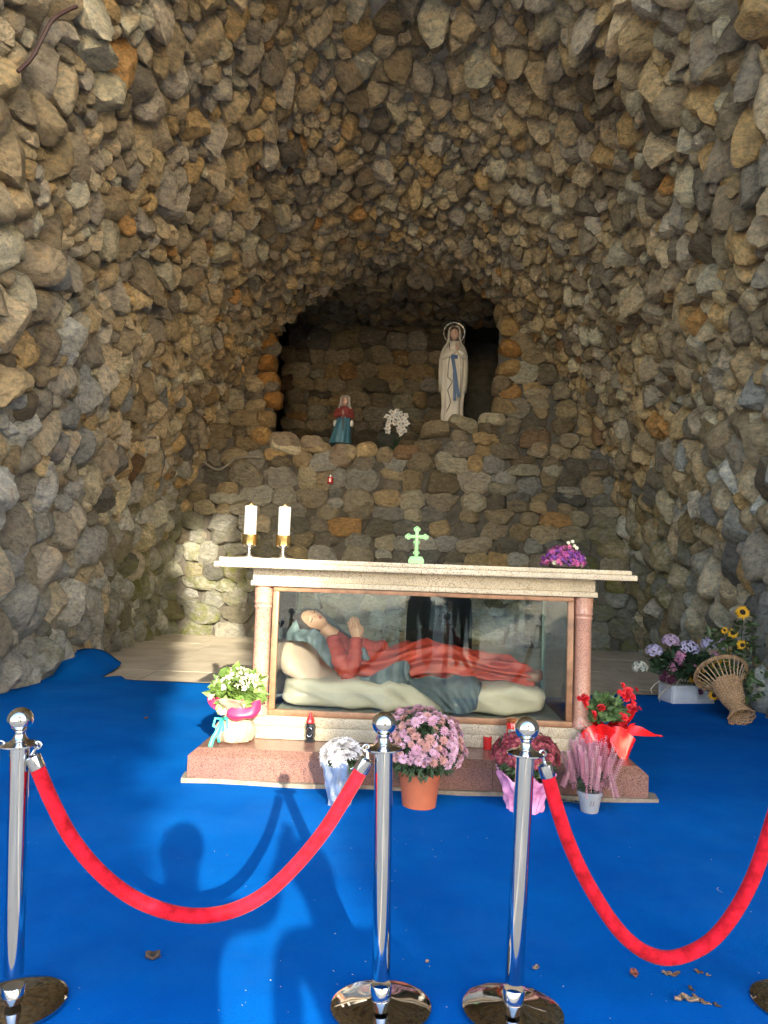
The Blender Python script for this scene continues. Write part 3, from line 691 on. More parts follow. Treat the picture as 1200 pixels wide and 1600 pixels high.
# mantle: behind the head, over the pillow, along the waist and down the mattress
def sheet(rows, th=.012, ripple=.008, fr=3.0, sub=8):
    """cloth sheet through a grid of points (rows of equal length), thickened"""
    G = np.array(rows, float); nr, nc = G.shape[:2]
    tr = np.linspace(0, nr-1, (nr-1)*sub+1); tc_ = np.linspace(0, nc-1, (nc-1)*sub+1)
    def cr(P, t):
        i = min(int(t), len(P)-2); u = t-i; p0, p1, p2, p3 = P[max(i-1, 0)], P[i], P[i+1], P[min(i+2, len(P)-1)]
        return .5*((2*p1)+(-p0+p2)*u+(2*p0-5*p1+4*p2-p3)*u*u+(-p0+3*p1-3*p2+p3)*u**3)
    Q = np.array([[cr(np.array([cr(G[r], c) for r in range(nr)]), t) for c in tc_] for t in tr])
    a, b_ = Q.shape[:2]
    du = np.gradient(Q, axis=0); dv = np.gradient(Q, axis=1); nn = np.cross(du, dv); nn /= np.linalg.norm(nn, axis=2)[..., None]+1e-9
    I, J = np.meshgrid(np.arange(a), np.arange(b_), indexing='ij')
    Q = Q+nn*(ripple*np.sin(J/sub*fr*2+1.2*np.sin(I/sub*1.7)))[..., None]
    vs = np.concatenate([Q.reshape(-1, 3), (Q+nn*th).reshape(-1, 3)]); o_ = a*b_; fs = []
    for i in range(a-1):
        for j in range(b_-1):
            k = i*b_+j; fs.append((k, k+1, k+b_+1, k+b_)); fs.append((o_+k, o_+k+b_, o_+k+b_+1, o_+k+1))
    def edge_(seq):
        for p_, q_ in zip(seq[:-1], seq[1:]): fs.append((p_, o_+p_, o_+q_, q_))
    edge_([i*b_ for i in range(a)]); edge_([i*b_+b_-1 for i in range(a-1, -1, -1)]); edge_(list(range(b_-1, -1, -1))); edge_([(a-1)*b_+j for j in range(b_)])
    return MB().add(vs, fs)
fb(sheet([[PX(466, 953, FY-.05), PX(482, 949, FY+.02), PX(500, 954, FY+.10), PX(520, 968, FY+.14), PX(548, 996, FY+.16)],
          [PX(459, 962, FY-.04), PX(468, 962, FY+.13), PX(492, 975, FY+.19), PX(515, 992, FY+.2), PX(545, 1008, FY+.2)],
          [PX(453, 988, FY-.08), PX(462, 992, FY+.03), PX(480, 1000, FY+.1), PX(505, 1010, FY+.1), PX(530, 1020, FY+.1)]]), 'mantle', BLUE)
fb(sheet([[PX(464, 968, FY-.08), PX(470, 985, FY-.13), PX(486, 985, FY-.17), PX(500, 990, FY-.17), PX(514, 1015, FY-.19), PX(524, 1040, FY-.2)],
          [PX(452, 990, FY-.12), PX(462, 996, FY-.19), PX(480, 996, FY-.22), PX(497, 1003, FY-.22), PX(510, 1024, FY-.23), PX(524, 1044, FY-.22)],
          [PX(450, 1001, FY-.14), PX(464, 1001, FY-.2), PX(480, 1004, FY-.23), PX(494, 1015, FY-.23), PX(508, 1035, FY-.24), PX(522, 1048, FY-.23)]]), 'mantle', BLUE)
fb(sheet([[PX(562, 1062, FY-.24), PX(585, 1054, FY-.25), PX(610, 1040, FY-.26), PX(630, 1032, FY-.255), PX(641, 1040, FY-.26)],
          [PX(562, 1068, FY-.26), PX(588, 1064, FY-.27), PX(612, 1056, FY-.28), PX(630, 1052, FY-.28), PX(640, 1055, FY-.28)],
          [PX(560, 1074, FY-.27), PX(590, 1074, FY-.28), PX(615, 1073, FY-.29), PX(635, 1071, FY-.29), PX(650, 1066, FY-.29)]], ripple=.012), 'mantle', BLUE)
fb(sheet([[PX(628, 1062, FY-.26), PX(660, 1060, FY-.27), PX(700, 1060, FY-.26), PX(730, 1058, FY-.25), PX(752, 1066, FY-.25)],
          [PX(645, 1073, FY-.33), PX(675, 1074, FY-.345), PX(705, 1074, FY-.345), PX(730, 1072, FY-.34), PX(752, 1074, FY-.33)],
          [PX(672, 1090, FY-.36), PX(690, 1094, FY-.375), PX(712, 1096, FY-.375), PX(732, 1092, FY-.37), PX(748, 1088, FY-.36)],
          [PX(694, 1106, FY-.365), PX(706, 1113, FY-.375), PX(722, 1115, FY-.375), PX(736, 1112, FY-.37), PX(745, 1104, FY-.36)]], ripple=.010), 'mantle', BLUE)
ft = MB()
for k, yy in enumerate((-.10, .02)):
    a_ = PX(824, 1062-k*4, FY+yy); b_ = PX(848, 1058-k*5, FY+yy-.02)
    ft.tube([a_, (a_+b_)/2+np.array([0, 0, .012]), b_], [.05, .042, .022], 12)
fb(ft, 'feet', mat('figure_foot', (.26, .12, .075), .5))
# ------------------------------------------------------------------ on the altar table
gold = mat('brass', (.75, .50, .18), .22, 1, var=.1); silver = mat('silver', (.72, .70, .68), .18, 1, var=.1)
wax = mat('white_wax', (.50, .47, .43), .45, var=.05)
for px, lab in ((389, 'nearer the corner with the sunlit stones'), (442, 'farther in from the table end')):
    p = aty(px, 868, 5.55); hs = p[0]
    h = thing('candle_holder', 'silver footed candle holder with fluted brass cup, '+lab, 'candle holder', (hs, 5.55, TT), group='candle holders on the altar')
    MB().lathe([(.085, 0), (.086, .006), (.07, .016), (.035, .03), (.018, .045), (.014, .07)], 28).build('foot', silver, h)
    MB().lathe([(.014, .07), (.02, .078), (.045, .086), (.05, .092)], 24).build('stem', silver, h)
    MB().lathe([(.05, .092), (.053, .094), (.053, .165), (.055, .168), (.05, .168), (.049, .1)], 36, fn=lambda r, z, a, i: (r*(1+.02*(1 if math.sin(a*18) > 0 else -1)), z), cap1=False).build('cup', gold, h)
    c = thing('altar_candle', 'thick white pillar candle with brass cap, '+lab, 'candle', (hs, 5.55, TT+.1), group='white candles on the altar')
    MB().lathe([(.044, 0), (.0445, .27), (.0435, .275)], 32).build('wax', wax, c)
    MB().lathe([(.03, .276), (.03, .282), (.012, .285), (.008, .3), (.003, .305)], 16).build('brass_cap', gold, c)
grn = mat('lime_plastic', (.28, .66, .24), .4, var=.05); grn2 = mat('lime_pale', (.42, .80, .34), .4, var=.05)  # second green is a paler lime for openwork and corpus
cx_ = aty(650, 880, 5.5)
cr = thing('green_crucifix', 'small lime green standing crucifix with openwork trefoil ends', 'crucifix', (cx_[0], 5.5, TT))
MB().rings([[(-.055, -.03, 0), (.055, -.03, 0), (.055, .03, 0), (-.055, .03, 0)], [(-.055, -.03, .025), (.055, -.03, .025), (.055, .03, .025), (-.055, .03, .025)], [(-.04, -.02, .048), (.04, -.02, .048), (.04, .02, .048), (-.04, .02, .048)]]).build('base', grn, cr, False)
MB().box((-.012, -.006, .049), (.012, .006, .245), .002).box((-.06, -.0055, .178), (.06, .0055, .202), .002).build('cross', grn, cr, True, 30)
def ringt(c, r, rr): return [(c[0]+r*math.cos(a), c[1], c[2]+r*math.sin(a)) for a in np.linspace(0, 2*PI, 17)]
for c in ((0, 0, .243), (-.06, 0, .19), (.06, 0, .19)):
    t = MB()
    for dx, dz in ((0, .009), (-.012, 0), (.012, 0), (0, -.009)): t.tube(ringt((c[0]+dx, 0, c[2]+dz), .010, 0), .0032, 6)
    t.build('trefoil', grn2, cr)
for z in (.075, .15):
    for s_ in (-1, 1): MB().tube(ringt((s_*.014, 0, z), .007, 0), .003, 6).build('scroll', grn2, cr)
c = MB(); c.tube([(0, -.012, .115), (.002, -.014, .15), (0, -.012, .18), (.001, -.013, .2)], [.004, .006, .008, .006], 8).tube([(-.045, -.01, .197), (0, -.012, .188), (.045, -.01, .197)], .0035, 6).ball((.002, -.014, .207), .008, 8, 6)
c.build('corpus', grn2, cr)

# ------------------------------------------------------------------ leaf and flower kit
def leaf_into(mb, p, d, n, L_, w_, fold=.25):
    d = Vector(d).normalized(); n = Vector(n); n = (n-d*n.dot(d))
    n = n.normalized() if n.length > 1e-4 else d.orthogonal().normalized(); s_ = d.cross(n); p = Vector(p)
    vs = [p, p+d*(L_*.35)+s_*(w_*.5)+n*(fold*w_), p+d*(L_*.72)+s_*(w_*.38)+n*(fold*w_*.8), p+d*L_-n*(.1*L_), p+d*(L_*.72)-s_*(w_*.38)+n*(fold*w_*.8), p+d*(L_*.35)-s_*(w_*.5)+n*(fold*w_), p+d*(L_*.5)]
    mb.add(vs, [(0, 1, 6), (1, 2, 6), (2, 3, 6), (3, 4, 6), (4, 5, 6), (5, 0, 6)])
def rdir(zmin=-1):
    while True:
        v = Vector(rng.normal(size=3)).normalized()
        if v.z >= zmin: return v
def foliage(center, rad, n, L_, w_, name, mt, parent, zmin=-.3, zsc=1.0, inner=.35):
    mb = MB()
    for _ in range(n):
        d = rdir(zmin); r = rad*(inner+(1-inner)*rng.random()**.6)
        p = Vector(center)+Vector((d.x, d.y, d.z*zsc))*r
        leaf_into(mb, p-d*L_*.5, (d+Vector(rng.normal(size=3))*.6), Vector(rng.normal(size=3)), L_*rng.uniform(.7, 1.3), w_*rng.uniform(.7, 1.3))
    o = mb.build(name, mt, parent, False); o['kind'] = 'stuff'; return o
def bloom(name, mt, R_, petals, layers=2, curl=.35, pw=.35):
    """flower head facing +z"""
    mb = MB()
    for l in range(layers):
        for k in range(petals):
            a = 2*PI*(k+.5*l)/petals+rng.normal(0, .06); L_ = R_*(1-.25*l)*rng.uniform(.85, 1.1); el = .15+curl*l+rng.normal(0, .08)
            d = Vector((math.cos(a)*math.cos(el), math.sin(a)*math.cos(el), math.sin(el)))
            leaf_into(mb, d*(R_*.1)+Vector((0, 0, .03*R_*l)), d, (0, 0, 1), L_, R_*pw, .12)
    return mb.mesh(name, mt, False)
def disc(R_, mt, z=.0): return MB().ball((0, 0, z), R_, 10, 6, (1, 1, .45)).mesh('flower_centre', mt)
def flower_at(parent, meshes, p, d, s=1.0, centre=None):
    q = Vector((0, 0, 1)).rotation_difference(Vector(d).normalized())@Quaternion((0, 0, 1), rng.uniform(0, 6.28))
    o = bpy.data.objects.new('flower', meshes[rng.integers(len(meshes))]); COL.objects.link(o); o.parent = parent; o.location = p; o.rotation_mode = 'QUATERNION'; o.rotation_quaternion = q; o.scale = (s, s, s)
    if centre:
        c = bpy.data.objects.new('flower_centre', centre); COL.objects.link(c); c.parent = o
    return o
def fib(n, zmin=-1):
    for i in range(n):
        z = 1-(1-zmin)*(i+.5)/n; a = i*2.39996; r = math.sqrt(max(0, 1-z*z)); yield Vector((r*math.cos(a), r*math.sin(a), z))
LEAF = mat('leaf_green', (.055, .10, .035), .5, var=.45, scale=14, col2=(.09, .15, .05)); LEAFD = mat('leaf_dark', (.03, .06, .025), .5, var=.4, scale=14)
LEAFL = mat('leaf_light', (.07, .13, .025), .45, var=.4, scale=16, col2=(.13, .21, .045))
def wrap(name, mt, parent, r0, r1, h, corners=5, amp=.25, crum=.05, th=.002, z0=0, seed=0, dz=.3, n=96, m=14):
    """sheet of wrapping gathered round a pot: flares upward into pointed corners, crumpled"""
    r_ = np.random.default_rng(seed); ph = r_.uniform(0, 6, 6); R = []
    for i in range(m):
        u = i/(m-1); ring = []
        for j in range(n):
            a = 2*PI*j/n; k = abs(math.cos(a*corners/2+ph[0]))**1.5
            rr = r0+(r1-r0)*u**1.3; rr *= 1+amp*(k-.4)*u*u+crum*(math.sin(a*9+u*5+ph[1])+.6*math.sin(a*17-u*9+ph[2])+.5*math.sin(a*5+u*14+ph[3]))
            ring.append((rr*math.cos(a), rr*math.sin(a), z0+h*u*(1+dz*(k-.5)*u)))
        R.append(ring)
    o = MB().rings(R, True, False).build(name, mt, parent, True, 30)
    sdf = o.modifiers.new('thick', 'SOLIDIFY'); sdf.thickness = th; return o
def pot(name, mt, parent, r0, r1, h, rim=.012):
    return MB().lathe([(r0*.96, 0), (r0, .004), (r1*.97, h-rim*2), (r1*1.0, h-rim*2), (r1*1.05, h-rim*1.9), (r1*1.06, h), (r1*.95, h), (r1*.93, h*.85), (.01, h*.84)], 40).build(name, mt, parent, True, 35)

# purple dried flowers on the table
p = aty(880, 886, 5.62)
t = thing('dried_flowers', 'low mound of purple and pink dried flowers on the altar table', 'flowers', (p[0], 5.62, TT))
MB().lathe([(.07, 0), (.11, .015), (.10, .03), (.02, .04)], 24).build('dish', mat('dish_dark', (.08, .06, .05), .5), t)
pm = [bloom('flower', mat('dried_'+k, c, .8, var=.3, scale=30), .017, 6, 2, .5, .6) for k, c in (('pink', (.50, .12, .26)), ('purple', (.20, .05, .28)), ('magenta', (.38, .07, .25)), ('white', (.7, .66, .5)))]
for i, d in enumerate(fib(150, -.05)):
    r = rng.uniform(.82, 1.05); k = rng.choice([0, 0, 1, 1, 2, 2, 2]); k = 3 if rng.random() < .05 else k
    flower_at(t, [pm[k]], (d.x*.155*r, d.y*.11*r, .03+d.z*.125*r), d+Vector(rng.normal(size=3))*.4, rng.uniform(.8, 1.3))
st = MB()
for x, z in ((.03, .185), (.06, .195), (.09, .15), (.075, .165)):
    st.tube([(x*.4, 0, .08), (x, -.02, z)], .0015, 5); flower_at(t, [pm[3]], (x, -.02, z), (0, -1, .5), .9)
st.build('stems', LEAFD, t)
foliage((0, 0, .03), .11, 120, .03, .012, 'foliage', LEAFD, t, 0, .8)

# ------------------------------------------------------------------ plants round the altar step
STEP = .213
# white kalanchoe wrapped in paper, green ribbon
p = atz(364, 1160, STEP)
t = thing('kalanchoe_plant', 'white flowering plant in beige paper with pink lining and green ribbon', 'potted plant', (p[0], p[1]+.06, STEP))
paper = mat('kraft_paper', (.40, .28, .19), .7, var=.1, scale=8, bump=.2, bscale=20); pinkp = mat('pink_paper', (.58, .02, .085), .4, var=.1)
MB().lathe([(.1, 0), (.125, .015), (.135, .06), (.13, .1), (.10, .145), (.085, .16)], 72, fn=lambda r, z, a, i: (r*(1+.05*math.sin(a*7+z*30)+.03*math.sin(a*15-z*50)), z), cap1=False).build('paper_wrap', paper, t, True, 40)
wrap('paper_collar', paper, t, .085, .165, .13, 3, .30, .05, z0=.16, seed=4)
wrap('pink_lining', pinkp, t, .070, .13, .115, 4, .18, .05, z0=.165, seed=9, dz=.3)
q = sheet([[(-.08, -.06, .25), (-.14, -.05, .28), (-.2, -.03, .31)], [(-.07, -.09, .2), (-.13, -.09, .22), (-.19, -.05, .26)]], .003, .006, 1.5, 6); q.build('pink_flap', pinkp, t)
q = sheet([[(-.02, -.11, .25), (.06, -.12, .25), (.13, -.09, .28), (.17, -.05, .29)], [(-.03, -.13, .2), (.05, -.155, .19), (.13, -.125, .2), (.18, -.07, .22)], [(-.01, -.115, .165), (.04, -.12, .16), (.1, -.11, .17), (.14, -.08, .18)]], .003, .006, 1.5, 6); q.build('pink_flap', pinkp, t)
rb = mat('teal_ribbon', (.06, .50, .36), .4, var=.1)
r_ = MB()
def ribbon(pts, wd, nrm, mb):
    P = [Vector(q) for q in pts]; vs = []; n = Vector(nrm)
    for i, q in enumerate(P):
        tt_ = (P[min(i+1, len(P)-1)]-P[max(0, i-1)]).normalized(); s_ = tt_.cross(n).normalized()*wd/2; vs += [q-s_, q+s_]
    mb.add(vs, [(2*i, 2*i+1, 2*i+3, 2*i+2) for i in range(len(P)-1)])
ribbon([(-.07, -.10, .16), (-.085, -.13, .10), (-.115, -.15, .04), (-.125, -.19, -.02), (-.13, -.2, -.07)], .028, (.3, -1, 0), r_)
ribbon([(-.07, -.10, .16), (-.06, -.14, .11), (-.075, -.16, .05), (-.07, -.16, .02)], .018, (.1, -1, 0), r_)
ribbon([(-.07, -.10, .16), (-.11, -.13, .17), (-.12, -.14, .12), (-.085, -.135, .1), (-.07, -.10, .155)], .016, (0, -1, .2), r_)
ribbon([(-.07, -.10, .16), (-.03, -.14, .17), (-.02, -.15, .12), (-.05, -.135, .09), (-.07, -.10, .155)], .016, (0, -1, .2), r_)
ro_ = r_.build('ribbon', rb, t, True, None); sd = ro_.modifiers.new('thick', 'SOLIDIFY'); sd.thickness = .0015
MB().lathe([(.09, .158), (.093, .166), (.09, .174)], 30, cap0=False, cap1=False).build('ribbon_band', rb, t)
foliage((0, 0, .335), .18, 320, .095, .07, 'foliage', LEAFL, t, -.7, .8, .3)
MB().tube([(0, 0, .1), (.01, 0, .22), (-.02, .01, .36)], .012, 8).tube([(0, 0, .15), (.05, -.02, .27), (.08, -.04, .36)], .008, 6).build('stems', LEAF, t)
kw = [bloom('flower', mat('kal_white', (.66, .62, .47), .6, var=.15), .021, 6, 3, .4, .7), bloom('flower', mat('kal_blush', (.78, .58, .50), .6, var=.1), .019, 6, 3, .4, .7)]
for i, d in enumerate(fib(70, .15)):
    if rng.random() < .1: continue
    flower_at(t, [kw[0]] if rng.random() < .85 else [kw[1]], (d.x*.155, d.y*.14, .345+d.z*.135), d+Vector(rng.normal(size=3))*.25, rng.uniform(.8, 1.35))
for q in ((-.17, -.05, .29), (-.15, -.08, .30), (-.165, -.02, .32), (-.06, -.15, .21), (-.045, -.16, .22), (-.075, -.155, .225)):
    flower_at(t, [kw[1]], q, (q[0]*3, -.6, .4), 1.1)

# dark votive lantern with red pointed flame
p = atz(483, 1160, STEP)
t = thing('votive_lantern', 'black glass votive lantern with red pointed lid on the granite step', 'lantern', (p[0], p[1]+.03, STEP))
blk = mat('black_glass', (.012, .014, .018), .12, var=.2, coat=.5); redgl = mat('red_glass', (.55, .02, .02), .15, var=.15, coat=.6)
MB().lathe([(.036, 0), (.038, .01), (.030, .02), (.036, .035), (.037, .1), (.033, .12), (.028, .125)], 8).build('body', blk, t, False)
MB().lathe([(.026, .125), (.03, .132), (.026, .15), (.012, .175), (.002, .2)], 10).build('lid', redgl, t, False)
MB().tube([(.02*math.cos(a), -.037, .07+.03*math.sin(a)) for a in np.linspace(0, 2*PI, 25)], .002, 5).build('rim_ring', silver, t)
# small red votive cup and tall red votive with picture label
p = atz(762, 1172, STEP)
t = thing('votive_cup', 'small plain red plastic votive cup on the granite step', 'votive candle', (p[0], p[1]+.03, STEP))
MB().lathe([(.026, 0), (.028, .004), (.03, .08), (.031, .085), (.028, .085), (.027, .06), (.002, .058)], 28).build('cup', redgl, t)
MB().lathe([(.026, .0585), (.026, .065), (.002, .066)], 20).build('wax', mat('red_wax', (.5, .03, .03), .5), t)
p = atz(802, 1180, STEP)
t = thing('tall_votive', 'tall red votive candle with gilt lid and picture label behind the red chrysanthemum', 'votive candle', (p[0], p[1]+.07, STEP))
MB().lathe([(.038, 0), (.04, .006), (.04, .19), (.036, .2)], 28).build('cup', redgl, t)
MB().lathe([(.037, .2), (.04, .203), (.04, .225), (.03, .23)], 28).build('lid', mat('lid_gilt', (.45, .16, .06), .3, .8), t)
vl = MB(); vl.rings([[(.0405*math.sin(a), -.0405*math.cos(a), z) for a in np.linspace(-.9, .9, 14)] for z in (.05, .16)], False, False); vl.f = [f for f in vl.f if not (13 in f and 0 in f)]
vl.build('picture_label', mat('picture', (.45, .42, .30), .5, var=.6, scale=40, col2=(.25, .35, .3)), t)

# chrysanthemums
def mum(name, label, px, py, potkind, R_, cz, nfl, fmats, fR, petals, zmin=-.15, zs=.85, leafm=LEAF, nleaf=900, drop=0, rows=None):
    p = atz(px, py, 0)
    t = thing(name, label, 'potted plant', (p[0], p[1]+rows, 0))
    fm = [bloom('flower', m_, fR, petals, 3, .35, .28) for m_ in fmats]
    cen = disc(fR*.24, mat('bloom_centre', (.35, .22, .06), .8), fR*.12)
    for d in fib(nfl, zmin):
        r = R_*rng.uniform(.9, 1.06)
        if rng.random() < drop: continue
        flower_at(t, fm, (d.x*r, d.y*r, cz+d.z*r*zs), d*1.2+Vector(rng.normal(size=3))*.3+Vector((0, 0, .25)), rng.uniform(.75, 1.2), cen if petals < 18 else None)
    foliage((0, 0, cz), R_*.97, nleaf, .05, .02, 'foliage', leafm, t, -.75, zs, .45)
    return t
terr = mat('terracotta_plastic', (.42, .115, .05), .5, var=.12, scale=6)
t = mum('pink_chrysanthemum', 'large domed pink chrysanthemum in a terracotta coloured pot', 655, 1272, 'pot', .255, .36, 240, [mat('mum_pink', (.55, .29, .38), .7, var=.2), mat('mum_pink2', (.60, .36, .46), .7, var=.2), mat('mum_peach', (.52, .27, .24), .7, var=.2)], .030, 14, -.28, .88, mat('mum_leaf', (.045, .08, .035), .6, var=.4, scale=20), 2600, .08, rows=.14)
pot('pot', terr, t, .100, .125, .215, .018)
MB().lathe([(.11, .216), (.1, .222), (.002, .225)], 20).build('soil', mat('soil', (.03, .02, .014), .95), t)
foliage((0, 0, .27), .14, 500, .06, .022, 'foliage', MATS['mum_leaf'], t, -.9, .6, .1)
whitem = [mat('mum_white', (.58, .56, .57), .6, var=.15, scale=25)]
t = mum('white_chrysanthemum', 'white chrysanthemums in crumpled silver foil behind the rope end', 528, 1268, 'wrap', .105, .285, 17, whitem, .062, 22, .0, .8, LEAFD, 260, rows=.11)
wrap('foil_wrap', mat('silver_foil', (.52, .58, .62), .28, .75, var=.3, scale=10, bump=.6, bscale=18), t, .065, .115, .27, 5, .3, .07, seed=3, dz=.2)
foliage((0, 0, .24), .09, 120, .06, .025, 'foliage', LEAF, t, -.2, .6, .2)
darkr = [mat('mum_red', (.24, .022, .045), .65, var=.3), mat('mum_red2', (.34, .06, .085), .65, var=.3)]
t = mum('red_chrysanthemum', 'dark red chrysanthemum in pink cellophane wrapping', 825, 1277, 'wrap', .195, .315, 230, darkr, .024, 12, -.15, .72, MATS['mum_leaf'], 1100, rows=.14)
def film_mat():
    mt = mat('pink_film', (.55, .13, .34), .18, var=.35, scale=9, bump=.8, bscale=14, col2=(.72, .34, .52)); return mt
wrap('cellophane_wrap', film_mat(), t, .105, .165, .22, 6, .2, .06, seed=5, dz=.25)
foliage((0, 0, .24), .15, 420, .08, .018, 'foliage', LEAF, t, -.6, .6, .2)
# heather
p = atz(926, 1275, 0)
t = thing('heather_plant', 'pale pink heather spikes in a small grey plastic pot', 'potted plant', (p[0], p[1]+.08, 0))
potg = mat('grey_plastic', (.27, .29, .31), .5, var=.06); pot('pot', potg, t, .052, .072, .125, .012)
mk = MB()
for s_ in (-1, 1): mk.tube([(s_*.008-.006, -.0625, .05), (s_*.008+.001, -.0645, .06), (s_*.008-.001, -.066, .072), (s_*.008+.005, -.067, .08)], .0016, 5)
mk.build('pot_mark', mat('mark_red', (.2, .05, .05), .6), t)
hb = [mat('heather_pink', (.62, .27, .36), .8, var=.25, scale=60), mat('heather_pale', (.68, .40, .45), .8, var=.2, scale=60)]
meshes = []
for k in range(5):
    b_ = MB(); L_ = rng.uniform(.16, .22)
    for i in range(70):
        u = i/70; a = i*2.4; rr = .012*(1-u*.6); d = Vector((math.cos(a), math.sin(a), .3)); leaf_into(b_, Vector((0, 0, L_*u))+d*rr*.3, d, (0, 0, 1), .013, .012, .1)
    b_.tube([(0, 0, -.02), (0, 0, L_)], .0015, 4); meshes.append(b_.mesh('flower_spike', hb[k % 2], False))
for i in range(120):
    a = rng.uniform(0, 6.28); rr = rng.uniform(0, 1)**.6; d = Vector((math.cos(a)*rr*.42, math.sin(a)*rr*.42, 1))
    pz = .17+.07*(1-rr)+rng.uniform(-.03, .03); o = flower_at(t, meshes, (math.cos(a)*rr*.125, math.sin(a)*rr*.11, pz), d, rng.uniform(.8, 1.15)); o.name = 'flower_spike'
    if rr > .85 and rng.random() < .5: o.rotation_quaternion = Vector((0, 0, 1)).rotation_difference(Vector((math.cos(a)*.3, math.sin(a)*.3, -1))); o.location.z = .30
b_ = MB()
for i in range(700):
    a = rng.uniform(0, 6.28); rr = rng.uniform(0, 1)**.7; p0 = Vector((math.cos(a)*rr*.06, math.sin(a)*rr*.06, .115)); d = Vector((math.cos(a)*rr*.5, math.sin(a)*rr*.5, 1)); leaf_into(b_, p0+d*rng.uniform(0, .1), d+Vector(rng.normal(size=3))*.35, Vector(rng.normal(size=3)), .05, .006)
o = b_.build('foliage', LEAFD, t, False); o['kind'] = 'stuff'
# red geranium in red wrapping
p = atz(952, 1178, STEP)
t = thing('geranium_plant', 'red flowering plant wrapped in shiny red sheet with long pointed corner', 'potted plant', (p[0]-.02, p[1]+.05, STEP))
redw = mat('red_wrap', (.72, .012, .015), .25, var=.1, scale=5, bump=.15, bscale=10)
wrap('red_wrapping', redw, t, .075, .17, .19, 5, .35, .06, seed=12, dz=.35)
b_ = MB()
for pts in ([[( .08, -.05, .17), (.20, -.08, .20), (.31, -.10, .155), (.36, -.11, .145)], [(.06, -.10, .12), (.17, -.12, .145), (.28, -.12, .14), (.36, -.11, .143)]],
            [[(-.05, -.11, .19), (-.12, -.13, .20), (-.18, -.14, .16), (-.20, -.14, .13)], [(-.02, -.13, .13), (-.10, -.16, .10), (-.18, -.16, .05), (-.215, -.15, .0)]],
            [[(.02, -.12, .20), (.08, -.15, .20), (.14, -.14, .15), (.17, -.13, .12)], [(.0, -.14, .10), (.04, -.17, .03), (.08, -.17, -.02), (.10, -.16, -.04)]],
            [[(.10, .05, .2), (.15, .03, .27), (.18, .03, .33), (.19, .03, .36)], [(.13, -.03, .18), (.18, -.02, .24), (.21, 0, .30), (.215, .01, .34)]]):
    q = sheet(pts, .003, .006, 1.5, 6); b_.add(q.v, q.f)
b_.build('wrap_corner', redw, t, True, 40)
foliage((0, 0, .27), .145, 340, .07, .05, 'foliage', LEAF, t, -.4, .8, .3)
gm = [bloom('flower', mat('geranium_red', (.62, .012, .02), .5, var=.15), .026, 7, 3, .4, .6)]
for c, n in (((-.15, -.06, .36), 9), ((-.07, -.10, .30), 6), ((.13, 0, .41), 7), ((.17, -.02, .37), 7), ((.18, -.04, .31), 6), ((.09, -.1, .24), 4)):
    for _ in range(n): flower_at(t, gm, Vector(c)+Vector(rng.normal(size=3))*.022, Vector((0, -.7, .6))+Vector(rng.normal(size=3))*.5, rng.uniform(.8, 1.2))
# fallen sprig beside the heather pot
p = atz(890, 1256, 0)
sp = MB(); sp.tube([(-.10, 0, .006), (0, .01, .012), (.06, -.01, .006)], .002, 5)
for i in range(26): leaf_into(sp, (-.10+.16*i/26, .005*math.sin(i), .009), (rng.normal(), rng.normal(), .3), (0, 0, 1), .025, .009)
tag(sp.build('fallen_sprig', mat('sprig', (.22, .20, .07), .6, var=.3), None, False, loc=(p[0], p[1], .002)), 'small yellow green sprig lying on the carpet by the grey pot', 'sprig')

# ------------------------------------------------------------------ planter, sunflowers, basket by the wall
p = atz(1073, 1102, 0); px_, py_ = p[0]+.08, p[1]+.25
t = thing('planter_box', 'white panelled planter box full of hydrangeas, asters and sunflowers', 'planter', (px_, py_, 0), math.radians(14))
wh = mat('white_box', (.60, .62, .64), .5, var=.1, scale=8)
MB().box((-.26, -.15, 0), (.26, .15, .20), .006).build('box', wh, t)
for x0, x1 in ((-.23, -.02), (.02, .23)):
    f = MB()
    for a_, b__ in (((x0, .03), (x1, .045)), ((x0, .155), (x1, .17)), ((x0, .0455), (x0+.012, .1545)), ((x1-.012, .0455), (x1, .1545))): f.box((a_[0], -.157, a_[1]), (b__[0], -.1505, b__[1]))
    f.build('panel_moulding', wh, t, False)
f = MB()
for a_, b__ in (((-.12, .03), (.12, .045)), ((-.12, .155), (.12, .17)), ((-.12, .0455), (-.108, .1545)), ((.108, .0455), (.12, .1545))): f.box((-.267, a_[0], a_[1]), (-.2605, b__[0], b__[1]))
f.build('panel_moulding', wh, t, False)
foliage((0, 0, .36), .36, 520, .13, .08, 'foliage', LEAFD, t, -.2, .75, .2)
hy = [bloom('flower', mat('hyd_'+k, c, .6, var=.12, scale=30), .034, 4, 1, .3, .85) for k, c in (('lilac', (.55, .48, .66)), ('mauve', (.58, .42, .58)), ('cream', (.62, .62, .50)))]
def cluster(parent, c, n, R_, ms):
    for d in fib(n, -.5): flower_at(parent, ms, Vector(c)+Vector((d.x, d.y, d.z*.8))*R_, d, rng.uniform(.8, 1.2))
invp = Matrix.Translation((px_, py_, 0))@Matrix.Rotation(math.radians(14), 4, 'Z'); invp = invp.inverted()
def LP(px, py, dy=0): return invp@Vector(aty(px, py, py_+dy))
for px, py, n, R_, k in ((1022, 1017, 22, .085, 0), (1048, 1001, 22, .085, 1), (1076, 1014, 30, .11, 0), (1000, 1043, 20, .08, 2), (1108, 1006, 22, .085, 0), (1132, 1008, 22, .085, 1)):
    cluster(t, LP(px, py, -.08), n, R_, [hy[k]])
    q_ = LP(px, py, -.08); MB().tube([(0, 0, .15), (q_.x*.6, q_.y*.6, .2+(q_.z-.2)*.6), q_], .006, 6).build('stem', LEAFD, t)
